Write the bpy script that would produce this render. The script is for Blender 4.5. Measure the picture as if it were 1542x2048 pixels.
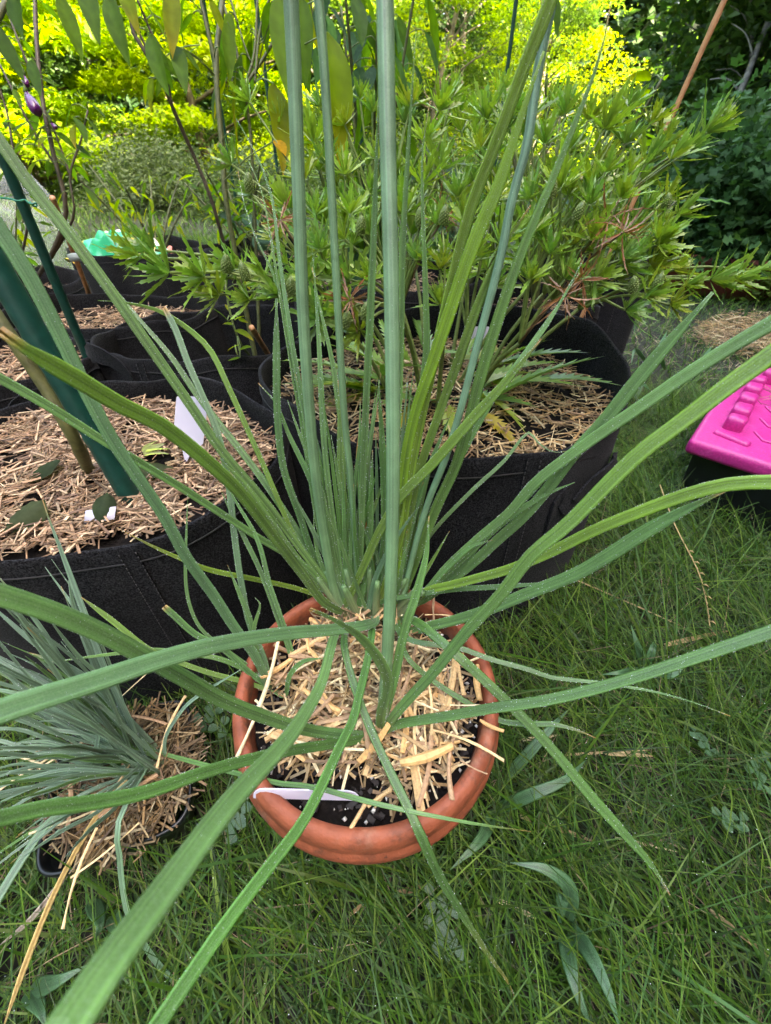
import bpy, math, random
import numpy as np
from mathutils import Vector, Matrix
random.seed(7); rng = np.random.default_rng(11)
for o in list(bpy.data.objects): bpy.data.objects.remove(o)
scene = bpy.context.scene; COL = scene.collection
# ------------------------------------------------------------------ camera, sky, sun, exposure
FPX, PITCH, CAMH = 830.0, math.radians(40.7), 0.634
cd = bpy.data.cameras.new('camera'); cam = bpy.data.objects.new('camera', cd); COL.objects.link(cam)
cam.location = (0, 0, CAMH); cam.rotation_euler = (math.pi/2-PITCH, 0, 0)
cd.sensor_fit = 'VERTICAL'; cd.sensor_height = 36; cd.lens = 36*FPX/2048
cd.clip_start = .01; cd.clip_end = 400
cd.dof.use_dof = True; cd.dof.focus_distance = .47; cd.dof.aperture_fstop = 9.0
scene.camera = cam
SUN_AZ, SUN_EL = math.radians(110), math.radians(48)       # azimuth clockwise from +Y
w = bpy.data.worlds.new('World'); scene.world = w; w.use_nodes = True
nt = w.node_tree; nt.nodes.clear()
sky = nt.nodes.new('ShaderNodeTexSky'); sky.sky_type = 'NISHITA'; sky.sun_disc = False
sky.sun_elevation = SUN_EL; sky.sun_rotation = SUN_AZ; sky.air_density = 1.0; sky.dust_density = 6.0; sky.ozone_density = 1.0
bg = nt.nodes.new('ShaderNodeBackground'); bg.inputs[1].default_value = .15
ow = nt.nodes.new('ShaderNodeOutputWorld')
nt.links.new(sky.outputs[0], bg.inputs[0]); nt.links.new(bg.outputs[0], ow.inputs[0])
sd = bpy.data.lights.new('sun', 'SUN'); sun = bpy.data.objects.new('sun', sd); COL.objects.link(sun)
sd.energy = 5.0; sd.angle = math.radians(.5); sd.color = (1, .94, .84)
sv = Vector((math.sin(SUN_AZ)*math.cos(SUN_EL), math.cos(SUN_AZ)*math.cos(SUN_EL), math.sin(SUN_EL)))
sun.rotation_euler = (-sv).to_track_quat('-Z', 'Y').to_euler(); sun.location = (6, 6, 12)
vs = scene.view_settings; vs.view_transform = 'Standard'; vs.look = 'None'; vs.gamma = 1; vs.use_curve_mapping = False
vs.exposure = 4.05
vs.use_white_balance = True; vs.white_balance_temperature = 7800; vs.white_balance_tint = 10
scene.render.engine = 'CYCLES'
cy = scene.cycles; cy.max_bounces = 5; cy.diffuse_bounces = 3; cy.glossy_bounces = 2; cy.transmission_bounces = 3; cy.transparent_max_bounces = 4

# ------------------------------------------------------------------ helpers
CP, SP = math.cos(PITCH), math.sin(PITCH)
CAM = np.array([0, 0, CAMH])
def P(u, v, Z):                       # a point of the place seen at photo pixel u,v, Z metres deep
    a = (u-771)/FPX; b = (1024-v)/FPX
    return np.array([Z*a, Z*(CP+b*SP), CAMH+Z*(-SP+b*CP)])
def G(u, v, z):                       # a point on the level plane z
    a = (u-771)/FPX; b = (1024-v)/FPX; k = (z-CAMH)/(-SP+b*CP)
    return np.array([k*a, k*(CP+b*SP), z])
def depth(q): return q[1]*CP-(q[2]-CAMH)*SP
def nrm(a):
    a = np.asarray(a, float); return a/np.maximum(np.linalg.norm(a, axis=-1, keepdims=True), 1e-9)

class Geo:
    def __init__(s): s.v, s.c, s.st, s.q, s.t, s.n = [], [], [], [], [], 0
    def add(s, v, quads=None, tris=None, col=(1, 1, 1), st=None):
        v = np.asarray(v, float).reshape(-1, 3); k = len(v)
        c = np.asarray(col, float); c = np.broadcast_to(c, (k, 3))
        s.v.append(v); s.c.append(c); s.st.append(np.zeros((k, 3)) if st is None else np.asarray(st, float))
        if quads is not None and len(quads): s.q.append(np.asarray(quads, int)+s.n)
        if tris is not None and len(tris): s.t.append(np.asarray(tris, int)+s.n)
        s.n += k; return s
    def mesh(s, name, mat, smooth=True):
        v = np.concatenate(s.v); c = np.concatenate(s.c); st = np.concatenate(s.st)
        q = np.concatenate(s.q) if s.q else np.zeros((0, 4), int); t = np.concatenate(s.t) if s.t else np.zeros((0, 3), int)
        me = bpy.data.meshes.new(name); me.vertices.add(len(v)); me.vertices.foreach_set('co', v.ravel())
        idx = np.concatenate([q.ravel(), t.ravel()]); me.loops.add(len(idx)); me.loops.foreach_set('vertex_index', idx.astype(np.int32))
        ls = np.concatenate([np.arange(len(q))*4, len(q)*4+np.arange(len(t))*3]).astype(np.int32)
        me.polygons.add(len(ls)); me.polygons.foreach_set('loop_start', ls)
        me.polygons.foreach_set('use_smooth', np.full(len(ls), smooth))
        me.update(calc_edges=True); me.validate()
        a = me.attributes.new('col', 'FLOAT_COLOR', 'POINT'); a.data.foreach_set('color', np.c_[c, np.ones(len(c))].ravel().astype(np.float32))
        a = me.attributes.new('st', 'FLOAT_VECTOR', 'POINT'); a.data.foreach_set('vector', st.ravel().astype(np.float32))
        me.materials.append(mat); return me
    def build(s, name, mat, parent=None, smooth=True, loc=None):
        if loc is not None: s.v = [x-np.asarray(loc) for x in s.v]
        return link(name, s.mesh(name, mat, smooth), parent, loc)
def link(name, me, parent=None, loc=None):
    o = bpy.data.objects.new(name, me); COL.objects.link(o)
    if parent is not None:
        o.parent = parent
        # parts are modelled in world space unless a loc is given
        if loc is None: o.matrix_parent_inverse = parent.matrix_basis.inverted()
    if loc is not None: o.location = tuple(loc)
    return o
def tag(o, label, cat, group=None, kind=None):
    o['label'] = label
    if cat: o['category'] = cat
    if group: o['group'] = group
    if kind: o['kind'] = kind
    return o
def thing(name, label, cat, loc=(0, 0, 0), group=None):
    o = bpy.data.objects.new(name, None); COL.objects.link(o); o.location = tuple(map(float, loc)); o.empty_display_size = .05
    return tag(o, label, cat, group)

def smoothpath(pts, n):
    p = np.asarray(pts, float)
    if len(p) == 2: return p[0]+(p[1]-p[0])*np.linspace(0, 1, n)[:, None]
    d = np.r_[0, np.cumsum(np.linalg.norm(np.diff(p, axis=0), axis=1)**.6)]; d /= d[-1]
    m = np.zeros_like(p)
    m[1:-1] = (p[2:]-p[:-2])/(d[2:]-d[:-2])[:, None]; m[0] = (p[1]-p[0])/d[1]; m[-1] = (p[-1]-p[-2])/(d[-1]-d[-2])
    dense = np.linspace(0, 1, n*6); k = np.clip(np.searchsorted(d, dense, side='right')-1, 0, len(p)-2)
    h = (d[k+1]-d[k])[:, None]; t = ((dense-d[k])[:, None]/h)
    q = (2*t**3-3*t**2+1)*p[k]+(t**3-2*t**2+t)*h*m[k]+(-2*t**3+3*t**2)*p[k+1]+(t**3-t**2)*h*m[k+1]
    L = np.r_[0, np.cumsum(np.linalg.norm(np.diff(q, axis=0), axis=1))]; s = np.linspace(0, L[-1], n)
    return np.stack([np.interp(s, L, q[:, i]) for i in range(3)], 1)
def tangents(c):
    t = np.gradient(c, axis=0); return nrm(t)
def tube(geo, path, rad, n=8, col=(1, 1, 1), cap=True):
    c = np.asarray(path, float); k = len(c); T = tangents(c)
    ref = np.array([0, 0, 1.]) if abs(T[0][2]) < .8 else np.array([1., 0, 0])
    side = np.zeros_like(c); s = nrm(np.cross(T[0], ref))
    for i in range(k):
        s = nrm(s-T[i]*np.dot(s, T[i])); side[i] = s
    up = np.cross(T, side); a = np.arange(n)*2*np.pi/n
    r = np.broadcast_to(np.asarray(rad, float), (k,))
    v = c[:, None]+r[:, None, None]*(np.cos(a)[None, :, None]*side[:, None]+np.sin(a)[None, :, None]*up[:, None])
    i, j = np.meshgrid(np.arange(k-1), np.arange(n), indexing='ij')
    q = np.stack([i*n+j, i*n+(j+1) % n, (i+1)*n+(j+1) % n, (i+1)*n+j], -1).reshape(-1, 4)
    v = v.reshape(-1, 3); L = np.r_[0, np.cumsum(np.linalg.norm(np.diff(c, axis=0), axis=1))]
    st = np.stack([np.tile(np.sin(a)*.5, k)*np.repeat(r, n)*2, np.repeat(L, n), np.full(k*n, random.random())], 1)
    cc = np.asarray(col, float)
    if cc.ndim == 2: cc = np.repeat(cc, n, 0)
    tr = None
    if cap:
        v = np.r_[v, [c[0]], [c[-1]]]; st = np.r_[st, st[:1], st[-1:]]
        if cc.ndim == 2: cc = np.r_[cc, cc[:1], cc[-1:]]
        jj = np.arange(n); tr = np.r_[np.stack([np.full(n, k*n), (jj+1) % n, jj], 1), np.stack([np.full(n, k*n+1), (k-1)*n+jj, (k-1)*n+(jj+1) % n], 1)]
    geo.add(v, q, tr, cc, st)
def lathe(geo, prof, n=64, c=(0, 0, 0), wob=0, col=(1, 1, 1)):
    prof = np.asarray(prof, float); k = len(prof); a = np.arange(n)*2*np.pi/n
    r = prof[:, 0][:, None]*(1+wob*(np.sin(a*2+1)+.5*np.sin(a*5))[None])
    v = np.stack([c[0]+r*np.cos(a), c[1]+r*np.sin(a), c[2]+np.repeat(prof[:, 1][:, None], n, 1)], -1).reshape(-1, 3)
    i, j = np.meshgrid(np.arange(k-1), np.arange(n), indexing='ij')
    q = np.stack([i*n+j, i*n+(j+1) % n, (i+1)*n+(j+1) % n, (i+1)*n+j], -1).reshape(-1, 4)
    geo.add(v, q, None, col)
BOXQ = np.array([[0, 3, 2, 1], [4, 5, 6, 7], [0, 1, 5, 4], [1, 2, 6, 5], [2, 3, 7, 6], [3, 0, 4, 7]])
BOXV = np.array([[-1, -1, -1], [1, -1, -1], [1, 1, -1], [-1, 1, -1], [-1, -1, 1], [1, -1, 1], [1, 1, 1], [-1, 1, 1]])*.5
def boxes(geo, cen, d, up, dim, col):
    """many small boxes: centre, long direction, up, (len,width,thick), colour"""
    cen = np.asarray(cen, float); n = len(cen); d = nrm(d); s = nrm(np.cross(up, d)); u = np.cross(d, s)
    dim = np.broadcast_to(np.asarray(dim, float), (n, 3))
    v = cen[:, None]+BOXV[None, :, :1]*dim[:, None, :1]*d[:, None]+BOXV[None, :, 1:2]*dim[:, None, 1:2]*s[:, None]+BOXV[None, :, 2:]*dim[:, None, 2:]*u[:, None]
    q = (BOXQ[None]+(np.arange(n)*8)[:, None, None]).reshape(-1, 4)
    geo.add(v.reshape(-1, 3), q, None, np.repeat(np.broadcast_to(np.asarray(col, float), (n, 3)), 8, 0))
def rbox(name, mat, parent, M, dims, bev=.003, seg=2, col=(1, 1, 1)):
    import bmesh
    bm = bmesh.new(); bmesh.ops.create_cube(bm, size=1)
    for v in bm.verts: v.co = Vector((v.co.x*dims[0], v.co.y*dims[1], v.co.z*dims[2]))
    bmesh.ops.bevel(bm, geom=bm.edges[:], offset=bev, segments=seg, affect='EDGES', profile=.5)
    me = bpy.data.meshes.new(name); bm.to_mesh(me); bm.free()
    me.transform(M)
    for pl in me.polygons: pl.use_smooth = True
    a = me.attributes.new('col', 'FLOAT_COLOR', 'POINT'); a.data.foreach_set('color', np.tile(np.r_[col, 1.], len(me.vertices)))
    me.attributes.new('st', 'FLOAT_VECTOR', 'POINT')
    me.materials.append(mat); return link(name, me, parent)

# ------------------------------------------------------------------ materials
def mat(name, base=None, frost=0., rough=.6, spec=.5, trans=0., noise=(60, .25), bump=0., bscale=200., streak=0., sheen=0., tcol=(1.25, 1.35, .5), coat=0.):
    m = bpy.data.materials.new(name); m.use_nodes = True; t = m.node_tree; N = t.nodes; Lk = t.links; N.clear()
    out = N.new('ShaderNodeOutputMaterial'); b = N.new('ShaderNodeBsdfPrincipled')
    at = N.new('ShaderNodeAttribute'); at.attribute_name = 'col'
    geo = N.new('ShaderNodeTexCoord')
    nz = N.new('ShaderNodeTexNoise'); nz.inputs['Scale'].default_value = noise[0]; nz.inputs['Detail'].default_value = 2.5
    Lk.new(geo.outputs['Object'], nz.inputs['Vector'])
    mr = N.new('ShaderNodeMapRange'); mr.inputs[1].default_value = .3; mr.inputs[2].default_value = .7
    mr.inputs[3].default_value = 1-noise[1]; mr.inputs[4].default_value = 1+noise[1]
    Lk.new(nz.outputs['Fac'], mr.inputs[0])
    mul = N.new('ShaderNodeVectorMath'); mul.operation = 'SCALE'; Lk.new(mr.outputs[0], mul.inputs['Scale'])
    if base is None: Lk.new(at.outputs['Color'], mul.inputs[0])
    else:
        mm = N.new('ShaderNodeVectorMath'); mm.operation = 'MULTIPLY'; mm.inputs[1].default_value = base; Lk.new(at.outputs['Color'], mm.inputs[0]); Lk.new(mm.outputs[0], mul.inputs[0])
    colout = mul.outputs[0]; hsrc = None
    if streak:
        sa = N.new('ShaderNodeAttribute'); sa.attribute_name = 'st'
        mp = N.new('ShaderNodeMapping'); mp.inputs['Scale'].default_value = (1100, 3, 40); Lk.new(sa.outputs['Vector'], mp.inputs['Vector'])
        n2 = N.new('ShaderNodeTexNoise'); n2.inputs['Scale'].default_value = 1; n2.inputs['Detail'].default_value = 3; Lk.new(mp.outputs[0], n2.inputs['Vector'])
        m2 = N.new('ShaderNodeMapRange'); m2.inputs[1].default_value = .3; m2.inputs[2].default_value = .7; m2.inputs[3].default_value = 1-streak; m2.inputs[4].default_value = 1+streak
        Lk.new(n2.outputs['Fac'], m2.inputs[0])
        s2 = N.new('ShaderNodeVectorMath'); s2.operation = 'SCALE'; Lk.new(colout, s2.inputs[0]); Lk.new(m2.outputs[0], s2.inputs['Scale']); colout = s2.outputs[0]; hsrc = n2.outputs['Fac']
    if frost:      # film of fine dew and hairs
        nf = N.new('ShaderNodeTexNoise'); nf.inputs['Scale'].default_value = 1500; nf.inputs['Detail'].default_value = 3; Lk.new(geo.outputs['Object'], nf.inputs['Vector'])
        rf = N.new('ShaderNodeMapRange'); rf.inputs[1].default_value = .44; rf.inputs[2].default_value = .72; rf.inputs[3].default_value = 0; rf.inputs[4].default_value = frost; Lk.new(nf.outputs['Fac'], rf.inputs[0])
        mf = N.new('ShaderNodeMix'); mf.data_type = 'RGBA'; Lk.new(rf.outputs[0], mf.inputs[0]); Lk.new(colout, mf.inputs[6]); mf.inputs[7].default_value = (.46, .58, .46, 1); colout = mf.outputs[2]
    Lk.new(colout, b.inputs['Base Color'])
    b.inputs['Roughness'].default_value = rough; b.inputs['Specular IOR Level'].default_value = spec
    if sheen: b.inputs['Sheen Weight'].default_value = sheen; b.inputs['Sheen Roughness'].default_value = .4
    if coat: b.inputs['Coat Weight'].default_value = coat; b.inputs['Coat Roughness'].default_value = .15
    if bump:
        n3 = N.new('ShaderNodeTexNoise'); n3.inputs['Scale'].default_value = bscale; n3.inputs['Detail'].default_value = 2; Lk.new(geo.outputs['Object'], n3.inputs['Vector'])
        bp = N.new('ShaderNodeBump'); bp.inputs['Strength'].default_value = bump; bp.inputs['Distance'].default_value = .002
        h = n3.outputs['Fac']
        if hsrc is not None:
            ad = N.new('ShaderNodeMath'); ad.operation = 'ADD'; Lk.new(h, ad.inputs[0]); Lk.new(hsrc, ad.inputs[1]); h = ad.outputs[0]
        Lk.new(h, bp.inputs['Height']); Lk.new(bp.outputs[0], b.inputs['Normal'])
    sh = b.outputs[0]
    if trans:
        tr = N.new('ShaderNodeBsdfTranslucent'); tm = N.new('ShaderNodeVectorMath'); tm.operation = 'MULTIPLY'; tm.inputs[1].default_value = tcol
        Lk.new(colout, tm.inputs[0]); Lk.new(tm.outputs[0], tr.inputs['Color'])
        mx = N.new('ShaderNodeMixShader'); mx.inputs[0].default_value = trans; Lk.new(b.outputs[0], mx.inputs[1]); Lk.new(tr.outputs[0], mx.inputs[2]); sh = mx.outputs[0]
    Lk.new(sh, out.inputs['Surface']); return m
M_leaf = mat('onion_leaf', rough=.40, spec=.6, trans=.32, noise=(30, .14), bump=.22, bscale=600, streak=.36, frost=.2)
M_scape = mat('onion_scape', rough=.45, spec=.5, trans=.0, noise=(38, .2), bump=.18, bscale=500, streak=.34, frost=.12)
M_veg = mat('herb_leaf', rough=.33, spec=.6, trans=.3, noise=(70, .2))
M_pepper = mat('pepper_leaf', rough=.55, spec=.15, trans=.68, noise=(6, .15), bump=.2, bscale=90)
M_shrub = mat('shrub_leaf', rough=.65, spec=.2, trans=.3, noise=(20, .2))
M_tree = mat('tree_leaf', rough=.5, spec=.4, trans=.45, noise=(.8, .2))
M_grass = mat('grass_blade', rough=.5, spec=.35, trans=.25, noise=(6, .2))
M_straw = mat('straw', rough=.65, spec=.35, noise=(350, .22))
M_stem = mat('stem', rough=.6, noise=(120, .3), bump=.3, bscale=300)
M_bark = mat('bark', rough=.9, noise=(9, .45), bump=.8, bscale=40)
M_terra = mat('terracotta', (.29, .078, .038), rough=.6, spec=.35, noise=(45, .32), bump=.45, bscale=240)
M_soil = mat('soil', (.008, .006, .005), rough=.95, spec=.2, noise=(150, .6), bump=1., bscale=220)
M_perl = mat('perlite', (.72, .7, .66), rough=.8, noise=(400, .2))
M_white = mat('label_plastic', (.74, .70, .86), rough=.45, noise=(30, .04))
M_stake = mat('stake_plastic', (.003, .045, .034), rough=.38, noise=(90, .2), bump=.25, bscale=120)
M_bamboo = mat('bamboo', (.42, .2, .09), rough=.5, noise=(60, .25), bump=.2, bscale=200)
M_pink = mat('pink_plastic', (.52, .025, .22), rough=.38, noise=(240, .16), bump=.35, bscale=420)
M_black = mat('black_plastic', (.008, .010, .011), rough=.35, noise=(40, .3))
M_dew = bpy.data.materials.new('dew'); M_dew.use_nodes = True
_b = M_dew.node_tree.nodes['Principled BSDF']; _b.inputs['Base Color'].default_value = (.8, .86, .86, 1); _b.inputs['Roughness'].default_value = .08
M_dirt = mat('lawn_soil', (.012, .012, .006), rough=.95, noise=(9, .5), bump=1., bscale=60)

def wear(m, c, lo, hi, sc, fac):
    """stains and mineral bloom over a material's base colour"""
    t = m.node_tree; N = t.nodes; L = t.links; b = [x for x in N if x.type == 'BSDF_PRINCIPLED'][0]; src = b.inputs['Base Color'].links[0].from_socket
    tc = N.new('ShaderNodeTexCoord'); n = N.new('ShaderNodeTexNoise'); n.inputs['Scale'].default_value = sc; n.inputs['Detail'].default_value = 6; n.inputs['Roughness'].default_value = .7; L.new(tc.outputs['Object'], n.inputs['Vector'])
    r = N.new('ShaderNodeMapRange'); r.inputs[1].default_value = lo; r.inputs[2].default_value = hi; r.inputs[3].default_value = 0; r.inputs[4].default_value = fac; L.new(n.outputs['Fac'], r.inputs[0])
    x = N.new('ShaderNodeMix'); x.data_type = 'RGBA'; L.new(r.outputs[0], x.inputs[0]); L.new(src, x.inputs[6]); x.inputs[7].default_value = (*c, 1); L.new(x.outputs[2], b.inputs['Base Color'])
wear(M_terra, (.10, .04, .025), .53, .66, 34, .8); wear(M_terra, (.42, .24, .16), .55, .70, 15, .6); wear(M_terra, (.03, .02, .015), .66, .70, 120, .8)
wear(M_pink, (.75, .16, .45), .55, .75, 60, .35); wear(M_stake, (.05, .10, .08), .58, .72, 70, .6); wear(M_white, (.45, .42, .40), .6, .8, 40, .4)
def felt():
    m = bpy.data.materials.new('felt'); m.use_nodes = True; t = m.node_tree; N = t.nodes; L = t.links
    b = N['Principled BSDF']; tc = N.new('ShaderNodeTexCoord')
    n = N.new('ShaderNodeTexNoise'); n.inputs['Scale'].default_value = 480; n.inputs['Detail'].default_value = 4; n.inputs['Roughness'].default_value = .75; L.new(tc.outputs['Object'], n.inputs['Vector'])
    n2 = N.new('ShaderNodeTexNoise'); n2.inputs['Scale'].default_value = 9; n2.inputs['Detail'].default_value = 4; L.new(tc.outputs['Object'], n2.inputs['Vector'])
    r = N.new('ShaderNodeValToRGB'); e = r.color_ramp.elements
    e[0].position = .42; e[0].color = (.0012, .0012, .0016, 1); e[1].position = .76; e[1].color = (.05, .051, .058, 1)
    L.new(n.outputs['Fac'], r.inputs[0])
    mr = N.new('ShaderNodeMapRange'); mr.inputs[1].default_value = .3; mr.inputs[2].default_value = .7; mr.inputs[3].default_value = .65; mr.inputs[4].default_value = 1.5; L.new(n2.outputs['Fac'], mr.inputs[0])
    s = N.new('ShaderNodeVectorMath'); s.operation = 'SCALE'; L.new(r.outputs[0], s.inputs[0]); L.new(mr.outputs[0], s.inputs['Scale'])
    L.new(s.outputs[0], b.inputs['Base Color']); b.inputs['Roughness'].default_value = 1; b.inputs['Specular IOR Level'].default_value = .1
    b.inputs['Sheen Weight'].default_value = .03; b.inputs['Sheen Roughness'].default_value = .5
    bp = N.new('ShaderNodeBump'); bp.inputs['Strength'].default_value = .35; bp.inputs['Distance'].default_value = .002; L.new(n.outputs['Fac'], bp.inputs['Height']); L.new(bp.outputs[0], b.inputs['Normal'])
    return m
M_felt = felt()
# ------------------------------------------------------------------ ground
def ground_h(x, y):
    return .008*np.sin(x*7+1)*np.cos(y*6)+.004*np.sin(x*23+y*17)-.006
g = Geo()
xs = np.r_[np.linspace(-60, -2, 16), np.linspace(-1.9, 3.4, 60), np.linspace(3.6, 60, 16)]
ys = np.r_[np.linspace(-12, -.4, 8), np.linspace(-.3, 4.5, 60), np.linspace(4.7, 90, 22)]
X, Y = np.meshgrid(xs, ys, indexing='ij'); Zg = ground_h(X, Y)
i, j = np.meshgrid(np.arange(len(xs)-1), np.arange(len(ys)-1), indexing='ij'); n_ = len(ys)
g.add(np.stack([X, Y, Zg], -1).reshape(-1, 3), np.stack([i*n_+j, (i+1)*n_+j, (i+1)*n_+j+1, i*n_+j+1], -1).reshape(-1, 4))
o = g.build('ground', M_dirt); o['kind'] = 'structure'

# ------------------------------------------------------------------ grow bags
BAGS = {}
def bag(key, label, cx, cy, a, b, h, soil, seed, handles=(), amp=.006, rimfun=None, base=1.03):
    r_ = np.random.default_rng(seed); n = 96; th = np.arange(n)*2*np.pi/n
    ph = r_.uniform(0, 6.28, 6); fr = np.array([3, 4, 5, 7, 9, 13]); am = np.array([1, .8, .7, .5, .35, .25])
    wob = (am[:, None]*np.sin(fr[:, None]*th+ph[:, None])).sum(0)*amp
    hw = h+(np.sin(2*th+ph[0])*.006+np.sin(3*th+ph[1])*.005+np.sin(7*th+ph[2])*.003+np.sin(11*th+ph[3])*.002)
    if rimfun is not None: hw = hw+rimfun(th)
    root = thing('grow_bag', label, 'grow bag', (cx, cy, 0), 'black fabric grow bags')
    def ring(z01, off, k):
        rr = 1+(base-1)*(1-z01)+.015*np.sin(z01*np.pi)
        w_ = wob*(.25+.75*z01**1.5)
        dx = (a*rr+w_+off)*np.cos(th); dy = (b*rr+w_+off)*np.sin(th)
        return np.stack([cx+dx, cy+dy, np.full(n, 0)+z01*hw+k], 1)
    R = [ring(0, -.02, .0), ring(.015, 0, 0)]+[ring(z, 0, 0) for z in np.linspace(.08, .97, 11)]
    R += [ring(1, .000, 0), ring(1, -.0015, .0015), ring(1, -.0035, .0012), ring(1, -.005, -.001)]
    zi = (soil-.04)/h
    R += [ring(z, -.005, 0) for z in np.linspace(.96, zi, 6)]
    v = np.concatenate(R); k = len(R)
    i, j = np.meshgrid(np.arange(k-1), np.arange(n), indexing='ij')
    q = np.stack([i*n+j, i*n+(j+1) % n, (i+1)*n+(j+1) % n, (i+1)*n+j], -1).reshape(-1, 4)
    Geo().add(v, q).build('fabric_wall', M_felt, root)
    def at(t, z, off):
        kk = int((t % (2*np.pi))/(2*np.pi)*n) % n
        return ring(z, off, 0)[kk]
    # stitched seam strip
    t0 = {'R': -1.25, 'L': -1.05}.get(key, r_.uniform(3.4, 6)); sp = []
    zz = np.linspace(.02, .99, 20); gg = Geo(); lv = []
    for z in zz:
        e = [at(t0-.045, z, .0004), at(t0-.04, z, .0026), at(t0+.04, z, .0026), at(t0+.045, z, .0004)]; lv.append(e)
    lv = np.array(lv).reshape(-1, 3); gg.add(lv, np.array([[i*4+j, i*4+j+1, (i+1)*4+j+1, (i+1)*4+j] for i in range(19) for j in range(3)])); sm = gg.build('seam', M_felt, root, smooth=False)
    gg = Geo()
    for dt in (-.03, .03):
        for z in np.linspace(.04, .97, 46): p0, p1 = at(t0+dt, z, .0036), at(t0+dt, z+.011, .0036); tube(gg, [p0, p1], .0007, 4, (.05, .05, .055))
    gg.build('stitching', M_straw, sm)
    hm = ring(.93, .0008, 0); gg = Geo(); tube(gg, np.r_[hm, hm[:1]], .0011, 5, (.02, .02, .022), cap=False); gg.build('hem_stitch', M_straw, root)
    for hd in handles:
        t1, t2, zo, bulge = hd
        pts = [at(t1, .55, .003), at(t1, .70, .0045), at(t1, .80, .006), at(t1+.02, .86+zo, .012), at(t1+(t2-t1)*.25, .93+zo, bulge*.8), at((t1+t2)/2, .95+zo, bulge),
               at(t1+(t2-t1)*.75, .93+zo, bulge*.8), at(t2-.02, .86+zo, .012), at(t2, .80, .006), at(t2, .70, .0045), at(t2, .55, .003)]
        c = smoothpath(pts, 36); T = tangents(c); out = nrm(np.c_[c[:, :2]-[cx, cy], np.zeros(len(c))]); up = np.array([0, 0, 1.])
        tw = np.abs(T[:, 2:3]); side = nrm(np.cross(T, out)); nn = nrm(np.cross(side, T))
        ww = .017; gg = Geo(); vv = []
        for s, o_ in ((-1, -1), (1, -1), (1, 1), (-1, 1)): vv.append(c+side*ww*s+nn*.0016*o_)
        vv = np.stack(vv, 1).reshape(-1, 3); kk = len(c)
        i, j = np.meshgrid(np.arange(kk-1), np.arange(4), indexing='ij')
        gg.add(vv, np.r_[np.stack([i*4+j, i*4+(j+1) % 4, (i+1)*4+(j+1) % 4, (i+1)*4+j], -1).reshape(-1, 4), [[0, 1, 2, 3]], [[kk*4-1, kk*4-2, kk*4-3, kk*4-4]]])
        gg.build('handle', M_felt, root, smooth=False)
    BAGS[key] = dict(cx=cx, cy=cy, a=a-.006, b=b-.006, soil=soil, root=root, h=h)
    return root
bag('R', 'large black fabric grow bag holding the spiky herb beside the terracotta pot', .095, .70, .302, .275, .362, .312, 3,
    handles=[(-1.0, -.55, -.14, .022), (2.2, 2.55, 0, .03)], rimfun=lambda t: .035*np.clip(np.cos(t-1.0), 0, 1)**2-.004*np.cos(t+1.6))
bag('L', 'black fabric grow bag with straw, green stake and white label against the pot', -.405, .485, .265, .195, .33, .305, 4, handles=[(2.0, 2.5, .03, .02)], rimfun=lambda t: .012*np.sin(t))
bag('M', 'nearly empty black fabric grow bag with folded flap behind the white label', -.405, .985, .235, .20, .33, .17, 5, handles=[(3.75, 4.3, .08, .03)])
bag('S', 'small black fabric grow bag full of straw around the thin green stake', -.80, .83, .20, .17, .32, .285, 6)
bag('T', 'black fabric grow bag with straw mulch behind the folded flap bag', -.72, 1.17, .27, .17, .33, .285, 8, handles=[(2.4, 2.9, .06, .03)])
bag('U', 'black fabric grow bag holding the purple pepper plant', -1.22, 1.45, .24, .24, .33, .27, 9, handles=[(-.9, -.4, .06, .03)])
bag('V', 'black fabric grow bag standing in tall grass under the blue-green leaves', -.50, 1.95, .24, .22, .36, .30, 10)
bag('W', 'black fabric grow bag behind the spiky herb', .02, 1.42, .30, .24, .37, .31, 12)
bag('X', 'greyish black fabric grow bag half hidden below the dead brown whorls', .62, 1.55, .22, .22, .36, .30, 13, handles=[(-1.9, -1.4, .03, .03)])
bag('Z', 'small black fabric grow bag at the foot of the bare bamboo cane', .42, 1.23, .155, .15, .34, .30, 15)
bag('Y', 'low black fabric grow bag next to the shiny green sack', -1.10, 2.15, .28, .24, .33, .28, 14)

def soil_disc(name, label, cx, cy, a, b, z, seed, amp=.006, rot=0):
    r_ = np.random.default_rng(seed); n, k = 48, 14; th = np.arange(n)*2*np.pi/n; g = Geo(); V = [[cx, cy, z]]
    for q in range(1, k+1):
        f = q/k
        V += [[cx+a*f*math.cos(t), cy+b*f*math.sin(t), z+amp*(math.sin(31*f*math.cos(t)+seed)+math.cos(27*f*math.sin(t)+seed*2))*.6+r_.normal(0, amp*.35)] for t in th]
    tr = [[0, 1+j, 1+(j+1) % n] for j in range(n)]; qd = []
    for q in range(k-1):
        for j in range(n): qd.append([1+q*n+j, 1+(q+1)*n+j, 1+(q+1)*n+(j+1) % n, 1+q*n+(j+1) % n])
    g.add(V, qd, tr); return tag(g.build(name, M_soil), label, 'soil', None, 'stuff')
STRAWC = np.array([[.46, .33, .17], [.38, .25, .12], [.30, .20, .10], [.52, .42, .25], [.24, .15, .085], [.40, .24, .10]])
REDC = np.array([[.36, .25, .17], [.28, .19, .13], [.22, .15, .10], [.42, .32, .23], [.15, .10, .075], [.46, .37, .27]])*np.array([1.02, .9, .78])
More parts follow.
